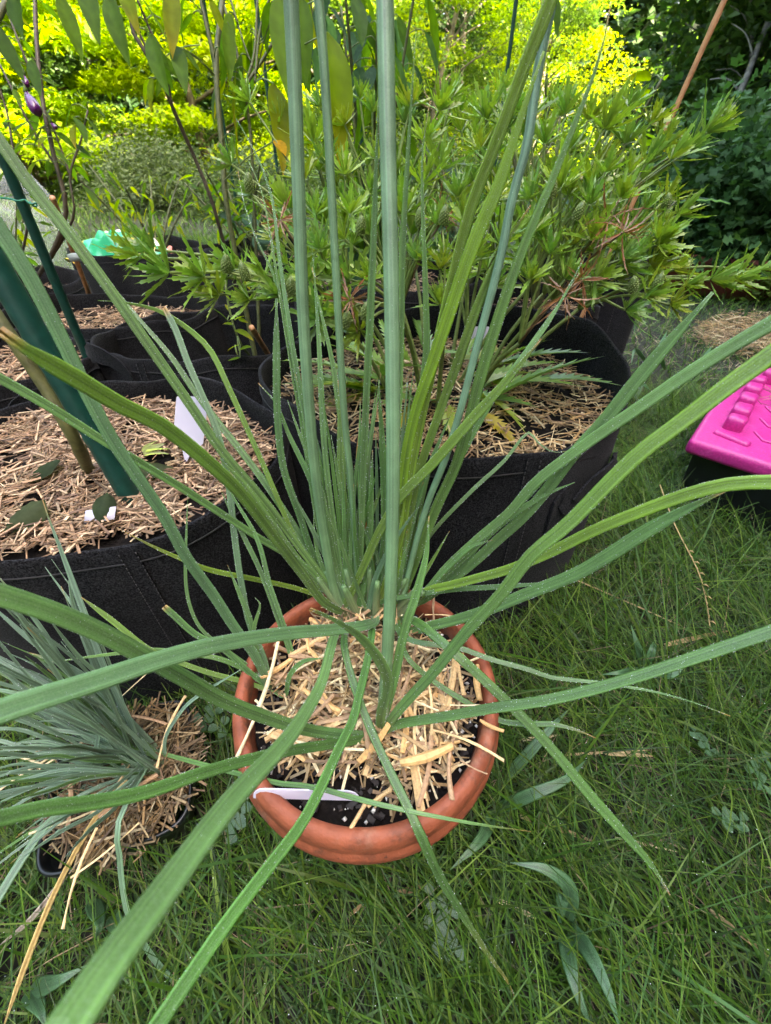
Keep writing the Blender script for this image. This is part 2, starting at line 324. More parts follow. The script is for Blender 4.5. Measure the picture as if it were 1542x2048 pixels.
def mulch(name, label, cx, cy, a, b, z, n, lens, pal, seed, wid=(.0012, .004), hgt=.02, hole=None):
    r_ = np.random.default_rng(seed); rr = np.sqrt(r_.random(n)); th = r_.random(n)*6.283
    L = r_.uniform(lens[0], lens[1], n)*r_.uniform(.5, 1, n); ang = r_.random(n)*6.283
    sh = np.clip(1-L*.42/min(a, b), .3, .985)
    x = cx+a*rr*sh*np.cos(th); y = cy+b*rr*sh*np.sin(th)
    zz = z+hgt*r_.random(n)**1.6; tl = r_.normal(0, .16, n)
    keep = np.ones(n, bool)
    if hole is not None: keep = hole(x, y)
    d = np.stack([np.cos(ang)*np.cos(tl), np.sin(ang)*np.cos(tl), np.sin(tl)], 1); up = nrm(np.stack([r_.normal(0, .45, n), r_.normal(0, .45, n), np.ones(n)], 1))
    dim = np.stack([L, r_.uniform(wid[0], wid[1], n), r_.uniform(.0005, .0013, n)], 1)
    c = pal[r_.integers(0, len(pal), n)]*r_.uniform(.35, 1.3, (n, 1))
    g = Geo(); boxes(g, np.stack([x, y, zz+.003], 1)[keep], d[keep], up[keep], dim[keep], c[keep])
    return tag(g.build(name, M_straw, smooth=False), label, 'straw', None, 'stuff')
def patchy(x, y): return np.sin(x*31+2)*np.cos(y*37+1)+.6*np.sin(x*63+y*51)+rng.normal(0, .5, len(x)) > -.75
BT = {'R': ('the spiky herb', 3600), 'L': ('the thick green stake', 7000), 'S': ('the thin green stake', 1500), 'T': ('the bag behind the folded flap', 1800), 'U': ('the purple pepper plant', 900), 'V': ('the bag in tall grass', 500), 'W': ('the bag behind the spiky herb', 600), 'X': ('the greyish bag', 400), 'Y': ('the bag by the green sack', 700), 'Z': ('the small bag at the bamboo cane', 400), 'M': ('the folded flap bag', 0)}
for s_, (k_, (nm, cnt)) in enumerate(BT.items()):
    B = BAGS[k_]
    soil_disc('potting_soil', 'dark soil inside the grow bag of '+nm if 'bag' not in nm else 'dark soil inside '+nm, B['cx'], B['cy'], B['a'], B['b'], B['soil']-.006, 20+s_)
    if cnt: mulch('straw_mulch', 'shredded straw mulch around '+nm if 'bag' not in nm else 'shredded straw mulch inside '+nm, B['cx'], B['cy'], B['a'], B['b'], B['soil'], cnt, (.01, .06), STRAWC if k_ == 'R' else REDC*1.2, 40+s_, wid=(.0007, .003), hgt=.016, hole=patchy)

# ------------------------------------------------------------------ terracotta pot
PC = np.array([-.0205, .2205]); PR = .142; PZ = .2
pot = thing('terracotta_pot', 'round orange terracotta pot with thick rolled rim standing in the grass', 'pot', (PC[0], PC[1], 0))
g = Geo(); R_ = PR
lathe(g, [(.02, .004), (.092, .004), (.096, .008), (.112, .08), (.1245, .148), (.126, .152)], 96, (PC[0], PC[1], 0), .002)
g.build('pot_wall', M_terra, pot)
g = Geo()
lathe(g, [(.124, .148), (.136, .1495), (.1435, .153), (.1465, .159), (.1468, .166), (.1455, .1715), (.1432, .1745), (.1425, .178), (.1428, .183), (.1424, .190), (.1405, .1965), (.137, .200), (.1335, .2008), (.1305, .200), (.1275, .197), (.1262, .190), (.1255, .170), (.122, .12)], 128, (PC[0], PC[1], 0), .003)
g.build('rim', M_terra, pot)
soil_disc('potting_soil', 'black potting soil with white perlite in the terracotta pot', PC[0], PC[1], .1245, .1245, .170, 77, .004)
r_ = np.random.default_rng(5); n = 420; g = Geo(); rr = np.sqrt(r_.random(n))*.122; th = r_.random(n)*6.283
oct_ = np.array([[1, 0, 0], [-1, 0, 0], [0, 1, 0], [0, -1, 0], [0, 0, 1], [0, 0, -1]], float); octf = np.array([[0, 2, 4], [2, 1, 4], [1, 3, 4], [3, 0, 4], [2, 0, 5], [1, 2, 5], [3, 1, 5], [0, 3, 5]])
def grains(geo, pos, rad, col, jit=.3):
    pos = np.asarray(pos); n = len(pos); sc = rad[:, None, None]*(1+rng.normal(0, jit, (n, 6, 1)))
    v = pos[:, None]+oct_[None]*sc
    geo.add(v.reshape(-1, 3), None, (octf[None]+(np.arange(n)*6)[:, None, None]).reshape(-1, 3), col)
rad = r_.uniform(.0007, .0022, n); grains(g, np.stack([PC[0]+rr*np.cos(th), PC[1]+rr*np.sin(th), .174+r_.random(n)*.003], 1), rad, (1, 1, 1), .45)
tag(g.build('perlite', M_perl), 'small white perlite grains in the terracotta pot', 'perlite', None, 'stuff')
# bark chips of the soil
g = Geo(); n = 700; rr = np.sqrt(r_.random(n))*.12; th = r_.random(n)*6.283; a_ = r_.random(n)*6.283
boxes(g, np.stack([PC[0]+rr*np.cos(th), PC[1]+rr*np.sin(th), .173+r_.random(n)*.004], 1), np.stack([np.cos(a_), np.sin(a_), r_.normal(0, .3, n)], 1), nrm(np.stack([r_.normal(0, .5, n), r_.normal(0, .5, n), np.ones(n)], 1)),
      np.stack([r_.uniform(.003, .009, n), r_.uniform(.002, .005, n), r_.uniform(.001, .003, n)], 1), np.array([.03, .024, .022])*r_.uniform(.5, 1.3, (n, 1)))
tag(g.build('bark_chips', M_straw, smooth=False), 'dark bark chips on the soil of the terracotta pot', 'bark chips', None, 'stuff')
def pot_hole(x, y):          # bare soil along the front left of the pot and some gaps
    px, py = x-PC[0], y-PC[1]
    bare = (py < -.075+.25*np.clip(px, 0, 1)) & (px < .02) & (px > -.10)
    side = (px > .075) & (py > .015) & (py < .07) & (rng.random(len(x)) < .7)
    left = (px < -.075) & (rng.random(len(x)) < .45)
    return ~(bare | side | left)
mulch('straw_mulch', 'loose pale straw mulch covering the soil of the terracotta pot', PC[0], PC[1], .125, .125, .173, 1300, (.015, .085), STRAWC*1.05, 91, (.0008, .003), .018, pot_hole)
# larger straws, each a piece of its own
def strawmesh(L, W, seed):
    r_ = np.random.default_rng(seed); n = 7; x = np.linspace(-.5, .5, n)*L; bend = r_.normal(0, .06)*L*np.cos(np.linspace(-1.5, 1.5, n)); w = W*(1+.15*r_.normal(size=n)); g = Geo()
    V = []
    for k in range(n):
        for s, zt in ((-.5, -.0002), (-.25, .0012), (.25, .0012), (.5, -.0002), (0, -.0006)): V.append([x[k], bend[k]+s*w[k], zt*W/.004])
    i, j = np.meshgrid(np.arange(n-1), np.arange(5), indexing='ij')
    c = np.repeat(r_.uniform(.85, 1.12, (n, 1)), 5, 0)*STRAWC[seed % 6]*1.6
    g.add(V, np.stack([i*5+j, (i+1)*5+j, (i+1)*5+(j+1) % 5, i*5+(j+1) % 5], -1).reshape(-1, 4), np.array([[0, 1, 4], [1, 2, 4], [2, 3, 4]]), c)
    return g.mesh('straw', M_straw, False)
SM = [strawmesh(L, W, 3+k) for k, (L, W) in enumerate([(.055, .0045), (.075, .004), (.045, .007), (.09, .003), (.06, .009), (.035, .005), (.11, .003), (.065, .0055)])]
def place_straw(x, y, z, ang, tilt, roll, me, label, group, sc=1):
    o = bpy.data.objects.new('straw', me); COL.objects.link(o); o.location = (x, y, z); o.rotation_euler = (roll, tilt, ang); o.scale = (sc, sc, sc)
    return tag(o, label, 'straw', group)
r_ = np.random.default_rng(31); cnt = 0
while cnt < 150:
    rr = .105*math.sqrt(r_.random()); t = r_.random()*6.283; x, y = PC[0]+rr*math.cos(t), PC[1]+rr*math.sin(t)
    if not pot_hole(np.array([x]), np.array([y]))[0]: continue
    if y-PC[1] > .03 and r_.random() < .3: continue
    ang = r_.normal(.0, .8) if r_.random() < .6 else r_.normal(1.57, .5)
    place_straw(x, y, .181+.015*r_.random(), ang, r_.normal(0, .12), r_.normal(0, .6), SM[int(r_.integers(0, 8))], 'short pale straw piece lying in the terracotta pot', 'straws mulching the terracotta pot', r_.uniform(.5, 1.15)); cnt += 1
for (u1, v1, u2, v2, z, k) in [(960, 1440, 1008, 1462, .204, 2), (860, 1460, 1008, 1522, .203, 3), (800, 1525, 905, 1490, .2, 2), (920, 1520, 975, 1548, .205, 1), (735, 1612, 782, 1578, .197, 4), (700, 1660, 735, 1600, .197, 4), (905, 1480, 905, 1600, .198, 7), (850, 1230, 935, 1240, .2, 3), (868, 1195, 872, 1260, .2, 1), (845, 1330, 862, 1470, .2, 3), (955, 1330, 960, 1400, .201, 2), (470, 1520, 560, 1255, .203, 6)]:
    a, b = G(u1, v1, z), G(u2, v2, z+.004); d = b-a; L = np.linalg.norm(d)
    me = SM[k]; sc = L/max(1e-6, me.vertices[30].co.x-me.vertices[0].co.x)
    place_straw(*((a+b)/2), math.atan2(d[1], d[0]), -math.asin(max(-1, min(1, d[2]/L))), .1, me, 'long straw piece lying on top of the terracotta pot mulch', 'long straws on the terracotta pot', sc)

# ------------------------------------------------------------------ black square nursery pot
NP = np.array([-.305, .165]); NPZ = .11
npot = thing('nursery_pot', 'square black plastic pot of the blue-green clump in the grass', 'pot', (NP[0], NP[1], 0))
def sqprof(h, n=64, r=.6, rot=.35):
    t = np.arange(n)*2*np.pi/n; c, s = np.cos(t), np.sin(t); e = .35
    x = np.sign(c)*np.abs(c)**e*h; y = np.sign(s)*np.abs(s)**e*h
    return NP[0]+x*math.cos(rot)-y*math.sin(rot), NP[1]+x*math.sin(rot)+y*math.cos(rot)
g = Geo(); V = []
prof = [(.05, .003), (.056, .003), (.070, .072), (.073, .073), (.0755, .076), (.0760, .089), (.0745, .0905), (.0725, .089), (.070, .06)]
for h, z in prof:
    x, y = sqprof(h); V += list(np.stack([x, y, np.full(64, z)], 1))
i, j = np.meshgrid(np.arange(len(prof)-1), np.arange(64), indexing='ij')
g.add(V, np.stack([i*64+j, i*64+(j+1) % 64, (i+1)*64+(j+1) % 64, (i+1)*64+j], -1).reshape(-1, 4)); g.build('pot_wall', M_black, npot)
soil_disc('potting_soil', 'dark soil inside the square black pot', NP[0], NP[1], .072, .072, .073, 78, .003)
mulch('straw_mulch', 'brown straw mulch spilling over the square black pot', NP[0]+.01, NP[1], .088, .088, .080, 1200, (.02, .09), STRAWC*.55, 92, (.0007, .0025), .028)
r_ = np.random.default_rng(8)
for k in range(16):
    t = r_.random()*6.283; rr = .095*math.sqrt(r_.random())
    place_straw(NP[0]+rr*math.cos(t), NP[1]+rr*math.sin(t), .112+.014*r_.random(), r_.random()*6.28, r_.normal(0, .15), r_.normal(0, .3), SM[[1, 3, 6, 7][int(r_.integers(0, 4))]], 'brown straw piece lying on the square black pot', 'straws mulching the square black pot', r_.uniform(.6, 1.05))
# ------------------------------------------------------------------ onion plants
CG, CY, CB, CD = np.array([.115, .250, .068]), np.array([.170, .310, .012]), np.array([.125, .225, .135]), np.array([.058, .155, .028])
TIPY = np.array([.30, .26, .05]); DRY = np.array([.50, .26, .07])
DEW = Geo()
def strap(geo, c, W, taper=.72, roll=0., col=CG, tip=0., col2=None, ntip=.1, base=.85, flat=.13, twist=0., wavy=0., dew=0):
    n = len(c); t = np.linspace(0, 1, n); T = tangents(c); view = nrm(CAM-c)
    s0 = nrm(np.cross(T, view))
    for i in range(1, n):
        if np.dot(s0[i], s0[i-1]) < 0: s0[i] *= -1
    n0 = np.cross(s0, T); ph = roll+twist*t
    side = s0*np.cos(ph)[:, None]+n0*np.sin(ph)[:, None]; nn = np.cross(side, T)
    w = W*(base+(1-base)*np.clip(t/.12, 0, 1))
    if taper < 1: w = w*np.where(t > taper, np.maximum(ntip, 1-((t-taper)/(1-taper))**1.6), 1)
    if wavy: w = w*(1+wavy*np.sin(t*70+roll*9)*.5); 
    ring = np.array([[-1, .05], [-.8, .55], [-.4, .75], [0, -.35], [.4, .75], [.8, .55], [1, .05], [.8, -.6], [.35, -1.0], [0, -1.45], [-.35, -1.0], [-.8, -.6]])
    m = len(ring); th = np.maximum(w*flat, .0006)
    v = c[:, None]+side[:, None]*(ring[None, :, :1]*(w/2)[:, None, None])+nn[:, None]*(ring[None, :, 1:]*(th/2)[:, None, None])
    L = np.r_[0, np.cumsum(np.linalg.norm(np.diff(c, axis=0), axis=1))]
    st = np.stack([ring[None, :, 0]*(w/2)[:, None], np.repeat(L[:, None], m, 1), np.full((n, m), random.random())], -1)
    cc = np.asarray(col)[None]*np.ones((n, 1))
    cc = cc*(1+.08*np.sin(t*9+roll*5))[:, None]
    pale = np.clip(1-t/.10, 0, 1)[:, None]; cc = cc*(1-.45*pale)+np.array([.26, .30, .14])*.45*pale
    if col2 is not None: f = np.clip((t-.35)/.5, 0, 1)[:, None]; cc = cc*(1-f)+np.asarray(col2)*f
    if tip: f = np.clip((t-(1-tip))/tip, 0, 1)[:, None]**1.3; cc = cc*(1-f)+TIPY*f; f = np.clip((t-(1-tip*.35))/(tip*.35), 0, 1)[:, None]; cc = cc*(1-f)+DRY*f
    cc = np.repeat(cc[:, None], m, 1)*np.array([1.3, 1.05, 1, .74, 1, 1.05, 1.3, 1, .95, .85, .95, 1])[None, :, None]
    i, j = np.meshgrid(np.arange(n-1), np.arange(m), indexing='ij')
    q = np.stack([i*m+j, i*m+(j+1) % m, (i+1)*m+(j+1) % m, (i+1)*m+j], -1).reshape(-1, 4)
    V = v.reshape(-1, 3); V = np.r_[V, [c[0]], [c[-1]]]; cf = np.r_[cc.reshape(-1, 3), cc[0, :1], cc[-1, :1]]; sf = np.r_[st.reshape(-1, 3), st[0, :1], st[-1, :1]]
    jj = np.arange(m); tr = np.r_[np.stack([np.full(m, n*m), (jj+1) % m, jj], 1), np.stack([np.full(m, n*m+1), (n-1)*m+jj, (n-1)*m+(jj+1) % m], 1)]
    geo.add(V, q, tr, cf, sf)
    if dew:
        dew = int(min(420, max(30, dew*L[-1]*W/.0036)))
        ii = rng.integers(1, n-1, dew); f = rng.random((dew, 1)); jj = rng.integers(0, m, dew)
        edge = rng.random(dew) < .35; jj = np.where(edge, np.where(rng.random(dew) < .5, 0, 6), jj)
        g2 = rng.random((dew, 1))*(~edge[:, None])
        pos = v[ii, jj]*(1-f)+v[np.minimum(ii+1, n-1), jj]*f; pos2 = v[ii, (jj+1) % m]*(1-f)+v[np.minimum(ii+1, n-1), (jj+1) % m]*f
        pp = pos*(1-g2)+pos2*g2; grains(DEW, pp, rng.uniform(.0004, .0011, dew)*np.clip((pp[:, 1]*CP-(pp[:, 2]-CAMH)*SP), .05, .6), (1, 1, 1), .1)
def trace(pts, Zb, Zt, n=34, zpow=1.):
    """pixel polyline, base first; depth runs evenly in 1/Z between the base and the tip (third values pin it)"""
    uv = np.array([p[:2] for p in pts], float); L = np.r_[0, np.cumsum(np.linalg.norm(np.diff(uv, axis=0), axis=1))]; L /= L[-1]
    kx, kz = [0.], [1/Zb]
    for p, l in zip(pts[1:-1], L[1:-1]):
        if len(p) > 2: kx.append(l); kz.append(1/p[2])
    kx.append(1.); kz.append(1/Zt); iz = np.interp(L**zpow, np.array(kx)**zpow, kz)
    return smoothpath([P(u, v, 1/z) for (u, v), z in zip(uv, iz)], n)
ZS = .176
BASE = {'A': (694, 1228), 'B': (726, 1230), 'C': (756, 1232), 'D': (792, 1226), 'F': (757, 1468), 'L': (538, 1378), 'M': (592, 1335)}
def jit(b):
    u, v = BASE[b]; u += random.uniform(-14, 14) if b in 'ABCD' else random.uniform(-4, 4); v += random.uniform(-10, 10) if b in 'ABCD' else random.uniform(-3, 3)
    q = G(u, v, ZS); return (u, v), depth(q)
onion = thing('onion_plant', 'big clump of tall green strap-leaved onion growing at the back of the terracotta pot', 'onion plant', (-.02, .32, ZS))
shoot = thing('onion_plant', 'single onion shoot with curled leaf growing at the front of the terracotta pot', 'onion plant', tuple(G(757, 1468, ZS)))
small = thing('onion_plant', 'small thin onion clump growing at the left edge of the terracotta pot', 'onion plant', tuple(G(545, 1370, ZS)))
ROOT = {'F': shoot, 'L': small, 'M': small}
def leaf(b, W, Zt, pts, col=CG, **k):
    (u, v), Zb = jit(b); c = trace([(u, v)]+list(pts), Zb, Zt, k.pop('n', 36), k.pop('zpow', 1.)); g = Geo()
    k.setdefault('roll', random.uniform(-.45, .45)); k.setdefault('dew', 340); k['roll'] *= .75; W *= .88
    if k.get('taper', .72) < 1 and random.random() < .5: k.setdefault('tip', .05)
    col = np.asarray(col)*random.uniform(.88, 1.14)*np.array([random.uniform(.9, 1.12), 1, random.uniform(.88, 1.12)])
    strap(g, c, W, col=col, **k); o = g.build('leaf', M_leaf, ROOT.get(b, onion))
    return o
def scape(b, W, Zt, pts, col=CB):
    (u, v), Zb = jit(b); c = trace([(u, v)]+list(pts), Zb, Zt, 40); g = Geo(); t = np.linspace(0, 1, 40)[:, None]
    pale = np.clip(1-t/.1, 0, 1); cc = (col*(.45+.55*t)+CG*(.55-.55*t))*(1-.5*pale)+np.array([.3, .34, .18])*.5*pale
    tube(g, c, W/2*(1-.06*t[:, 0]), 16, cc*(1+.06*np.sin(t*13)))
    i = rng.integers(0, 38, 110); a = rng.random(110)*6.28; T = tangents(c)[i]; s = nrm(np.cross(T, [0, 1, .3])); u_ = np.cross(T, s)
    grains(DEW, c[i]+(c[i+1]-c[i])*rng.random((110, 1))+W*.5*(s*np.cos(a)[:, None]+u_*np.sin(a)[:, None]), rng.uniform(.0001, .0002, 110), (1, 1, 1), .1)
    return g.build('flower_stalk', M_scape, ROOT.get(b, onion))
N1 = dict(taper=1.)
# tall flower stalks
scape('F', .0118, .245, [(768, 1400), (778, 1250), (784, 1080), (786, 911), (783, 600), (776, 300), (770, 0), (768, -200)])
scape('A', .0112, .262, [(671, 1190), (648, 1067), (627, 911), (607, 640), (598, 400), (588, 130), (582, 0), (574, -180)])
scape('B', .0072, .265, [(712, 1100), (702, 963), (689, 833), (677, 640), (660, 330), (645, 90), (637, 0), (628, -150)], CB*.9+CG*.1)
scape('D', .0075, .262, [(811, 1171), (837, 1067), (860, 994), (889, 922), (920, 823), (951, 704), (1000, 519), (1025, 394), (1054, 290), (1075, 145), (1105, 0), (1130, -110)], CB*np.array([1.05, 1.1, 1.35]))
# upright leaves
leaf('B', .0082, .30, [(722, 1150), (723, 1067), (727, 940), (731, 833), (741, 620), (750, 400), (756, 200)], roll=.3)
leaf('C', .0088, .29, [(782, 1060), (795, 850), (801, 664), (805, 498), (817, 290), (832, 62)], roll=.5, taper=.6, ntip=.05)
leaf('D', .0100, .34, [(812, 1090), (826, 930), (842, 800), (853, 700), (851, 581), (845, 400), (845, 300), (860, 203)], roll=.4, taper=.45, ntip=.05)
leaf('D', .0128, .265, [(794, 1130), (804, 980), (816, 890), (836, 808), (862, 735), (894, 640), (946, 490), (996, 374), (1037, 249), (1088, 102)], CY, roll=.25, taper=.8, ntip=.15, col2=CY*1.05)
leaf('C', .0108, .255, [(800, 1080), (830, 900), (868, 720), (905, 560), (942, 415), (990, 291), (1052, 125), (1098, 10), (1125, -80)], CG*.35+CY*.65, roll=-.4, **N1)
leaf('D', .0128, .265, [(832, 1119), (873, 1015), (912, 930), (938, 844), (962, 750), (1012, 590), (1065, 450), (1105, 359), (1146, 256), (1180, 171), (1207, 85), (1222, 5)], CG*.75+CY*.25, roll=.15, taper=.55, ntip=.06)
leaf('C', .0105, .33, [(800, 1120), (818, 1040), (836, 950), (876, 833), (915, 725), (960, 600), (1010, 490), (1062, 410)], CG*.6+CY*.4, roll=-.4, taper=.8)
leaf('D', .0090, .40, [(836, 1110), (862, 1030), (895, 960), (930, 895), (970, 820), (1029, 735), (1100, 640), (1172, 510)], roll=.3, taper=.6, ntip=.06)
leaf('D', .0075, .42, [(850, 1080), (905, 950), (985, 800), (1060, 690), (1130, 590), (1160, 545)], roll=.5, taper=.6, ntip=.06)
leaf('A', .0112, .335, [(720, 1150), (757, 1067), (801, 994), (863, 930), (941, 842), (1019, 755), (1082, 678)], CG*.5+CY*.5, roll=.2, taper=.8)
leaf('D', .0125, .285, [(853, 1195), (894, 1165), (941, 1130), (993, 1082), (1045, 1035), (1097, 975), (1150, 905), (1208, 842), (1273, 762), (1353, 668), (1426, 584)], roll=.1, taper=.86, ntip=.2)
leaf('D', .0112, .255, [(845, 1190), (894, 1135), (956, 1078), (1019, 1025), (1071, 965), (1148, 905), (1200, 868), (1281, 813), (1371, 751), (1461, 694), (1545, 645), (1640, 585)], roll=.2, **N1)
leaf('F', .0112, .205, [(790, 1430), (810, 1406), (868, 1343), (939, 1256), (1001, 1190), (1060, 1113), (1136, 1048), (1208, 975), (1281, 905), (1371, 838), (1461, 768), (1545, 708), (1650, 630)], roll=.25, col2=CY*.7+CG*.3, **N1)
leaf('D', .0112, .255, [(860, 1180), (899, 1171), (941, 1160), (1019, 1138), (1097, 1106), (1190, 1060), (1281, 1023), (1371, 990), (1454, 969), (1545, 964), (1660, 965)], CY*.7+CG*.3, roll=.1, **N1)
leaf('D', .0135, .30, [(812, 1258), (870, 1250), (960, 1225), (1060, 1185), (1148, 1150), (1210, 1115), (1300, 1058), (1400, 1005), (1454, 981)], CG, roll=.15, taper=.82, tip=.05)
leaf('B', .0072, .44, [(760, 1205), (814, 1193), (870, 1184), (918, 1178), (990, 1174), (1060, 1169), (1098, 1163)], CD*1.2, roll=.3, taper=.8)
leaf('F', .0112, .285, [(794, 1449, .415), (897, 1432), (980, 1417), (1084, 1402), (1187, 1378), (1311, 1341), (1436, 1299), (1545, 1262), (1640, 1230)], CD*1.3, roll=.5, **N1)
leaf('D', .0112, .375, [(835, 1245, .46), (897, 1296, .42), (960, 1352), (1042, 1432), (1104, 1498), (1187, 1598), (1249, 1668), (1303, 1730), (1340, 1790)], CD*1.2, roll=.2, taper=.8, tip=.04)
leaf('D', .0068, .40, [(810, 1306, .46), (856, 1354), (939, 1408), (1001, 1441), (1060, 1448), (1104, 1448), (1154, 1460), (1192, 1476)], CD*1.4, roll=.4, taper=.8, tip=.1)
leaf('D', .0070, .42, [(818, 1279, .47), (918, 1296), (980, 1318), (1060, 1340), (1104, 1355), (1204, 1366), (1311, 1384), (1394, 1407), (1460, 1432)], CG, roll=.3, taper=.3, ntip=.12)
leaf('A', .0090, .40, [(688, 1285, .45), (702, 1350), (723, 1412, .40), (748, 1474), (781, 1545), (814, 1611, .345), (843, 1674, .335), (876, 1746), (908, 1801), (950, 1869), (989, 1927), (1015, 1963), (1038, 2015)], CD*1.15, roll=.2, taper=.55, tip=.30, ntip=.12, wavy=.12, n=48)
leaf('C', .0096, .195, [(744, 1262, .47), (735, 1321), (719, 1387), (706, 1440), (681, 1491), (644, 1570), (603, 1648), (545, 1725), (454, 1845), (386, 1945), (312, 2055), (240, 2160)], CD*1.5, roll=.3, **N1)
leaf('A', .0118, .088, [(665, 1283, .44), (644, 1362, .38), (598, 1445), (557, 1499), (482, 1580), (420, 1657), (386, 1704), (309, 1809), (227, 1918), (145, 2040), (80, 2140)], CG*1.15, roll=-.45, n=48, **N1)
leaf('F', .0122, .19, [(735, 1472, .42), (652, 1466, .40), (586, 1452), (503, 1424), (445, 1400), (371, 1358), (297, 1317), (223, 1276), (148, 1241), (74, 1213), (-5, 1188), (-120, 1150)], CG, roll=-.2, **N1)
leaf('C', .0130, .165, [(745, 1246, .48), (669, 1259, .41), (600, 1264), (519, 1274), (408, 1295), (297, 1327), (186, 1364), (93, 1393), (-5, 1425), (-120, 1465)], CG*.9+CB*.35, roll=-.3, **N1)
leaf('F', .0118, .28, [(763, 1425), (774, 1385), (773, 1350), (752, 1310), (719, 1273), (669, 1240), (620, 1218)], CG, roll=.3, taper=.45, ntip=.25, tip=.06)
leaf('F', .0105, .38, [(785, 1371), (810, 1258), (835, 1180), (853, 1105), (858, 1032)], CG, roll=.2, taper=.6, ntip=.1)
leaf('F', .0100, .21, [(690, 1484, .40), (586, 1500), (503, 1518), (408, 1545), (297, 1583), (186, 1605), (93, 1616), (-5, 1638), (-100, 1660)], CD*1.35, roll=.3, **N1)
# left side
leaf('A', .0108, .30, [(652, 1165), (603, 1100), (523, 995), (442, 900), (382, 812), (302, 697), (221, 581), (117, 440), (60, 370), (0, 283), (-60, 200)], CG, roll=.15, **N1)
leaf('L', .0112, .24, [(512, 1315), (467, 1252), (427, 1190), (371, 1112), (330, 1035), (281, 963), (225, 880), (173, 784), (141, 713), (60, 555), (0, 462), (-70, 350)], CG*.6+CB*.4, roll=.3, **N1)
leaf('A', .0118, .205, [(652, 1208), (607, 1150), (557, 1085), (482, 987), (402, 912), (322, 850), (241, 810), (141, 750), (60, 703), (-2, 660)], CG, col2=CY*.65+CG*.4, roll=.1, taper=.93, ntip=.5, tip=.03)
leaf('A', .0090, .30, [(620, 1140), (523, 1079), (442, 1027), (362, 975), (281, 926), (201, 878), (100, 814), (0, 757), (-100, 705)], CG, roll=.35, **N1)
leaf('A', .0072, .42, [(645, 1160), (599, 1095), (563, 1015), (527, 931), (491, 850), (454, 768), (418, 697), (362, 647), (314, 620), (249, 605), (196, 601)], CG*.5+CY*.5, roll=.3, taper=.75)
leaf('L', .0080, .43, [(532, 1329), (499, 1246), (482, 1163), (470, 1080), (456, 960), (434, 862), (402, 786), (374, 721), (350, 657), (328, 615)], CB*.5+CG*.5, roll=.3, taper=.97, ntip=.6, tip=.02)
leaf('A', .0098, .46, [(650, 1155), (603, 1075), (531, 967), (482, 902), (434, 842), (386, 778), (342, 713), (281, 641), (215, 560), (173, 505)], CG, roll=-.3, taper=.5, ntip=.15)
leaf('A', .0080, .47, [(662, 1110), (640, 1020), (619, 955), (578, 870), (552, 807), (516, 766)], CG, roll=.3, taper=.6)
leaf('A', .0095, .44, [(660, 1170), (624, 1105), (599, 1030), (567, 937), (555, 833), (553, 704), (553, 597)], CD*1.2, roll=.2, taper=.85, ntip=.3)
leaf('A', .0095, .42, [(672, 1165), (656, 1119), (640, 1015), (619, 890), (604, 807), (586, 701), (560, 525), (547, 414), (531, 354), (507, 298), (472, 237)], CG, roll=.4, taper=.35, ntip=.1)
leaf('A', .0080, .45, [(664, 1150), (645, 1060), (620, 920), (596, 800), (575, 681), (553, 545), (539, 462), (523, 382), (497, 322)], CG, roll=-.4, taper=.3, ntip=.1)
leaf('A', .0075, .47, [(658, 1140), (636, 1050), (612, 900), (590, 760), (563, 610), (543, 540), (511, 474), (487, 402), (476, 342)], CG, roll=.6, taper=.3, ntip=.1)
leaf('A', .0085, .43, [(682, 1145), (666, 1041), (653, 937), (645, 833), (640, 730), (634, 623), (624, 490)], CG, roll=.3, taper=.55, ntip=.08)
leaf('B', .0092, .43, [(718, 1093), (705, 1015), (695, 911), (679, 818), (664, 720), (640, 616), (624, 535)], CG, roll=-.2, taper=.55, ntip=.1)
leaf('B', .0110, .46, [(690, 1119), (686, 1010), (682, 911), (680, 830), (676, 760)], CG*.7+CY*.2, roll=.2, taper=.7)
leaf('B', .0055, .47, [(748, 1165), (738, 1093), (724, 1015), (714, 930), (718, 854)], DRY, roll=.3, taper=.6, dew=5)
leaf('A', .0070, .49, [(660, 1170), (640, 1120), (630, 1080), (627, 1020)], CG, roll=.3, taper=.4, ntip=.1)
leaf('A', .0070, .43, [(636, 1192), (586, 1175), (503, 1157), (420, 1140), (358, 1116), (302, 1091), (233, 1055)], CY*.9, roll=.4, taper=.6, tip=.25, ntip=.1)
leaf('D', .0065, .46, [(800, 1160), (808, 1110), (814, 1062)], CG, roll=.2, taper=.4)
leaf('D', .0048, .47, [(835, 1170), (863, 1124), (899, 1062)], CG*.5+CY*.5, roll=.2, taper=.6)
leaf('D', .0056, .47, [(828, 1130), (863, 1067), (941, 984), (1008, 922), (1045, 875), (1060, 865), (1076, 885), (1107, 904), (1143, 901)], CG, roll=.3, taper=.6, ntip=.15, n=44)
leaf('D', .0075, .38, [(850, 1185), (940, 1105), (1019, 1035), (1090, 990), (1149, 965)], CG, roll=.5, taper=.8)
leaf('D', .0070, .43, [(850, 1180), (900, 1130), (940, 1095), (985, 1080)], CG, roll=.5, taper=.7)
leaf('D', .0065, .44, [(815, 1130), (840, 1000), (832, 911), (822, 797), (800, 740)], CG*.5+CY*.5, roll=.6, taper=.7, twist=1.5)
leaf('C', .0085, .43, [(782, 1120), (800, 1000), (812, 880), (822, 820)], CG, roll=-.2, taper=.6)
leaf('C', .0090, .44, [(765, 1120), (768, 1000), (764, 880), (757, 760)], CD*1.3, roll=.4, taper=.7)
leaf('B', .0090, .47, [(737, 1120), (742, 1010), (745, 900)], CG, roll=.1, taper=.6)
leaf('B', .0080, .47, [(700, 1130), (690, 1040), (676, 950), (662, 870)], CG, roll=.2, taper=.6)
leaf('A', .0080, .46, [(672, 1130), (655, 1040), (632, 950), (600, 870), (575, 800)], CG, roll=.2, taper=.6)
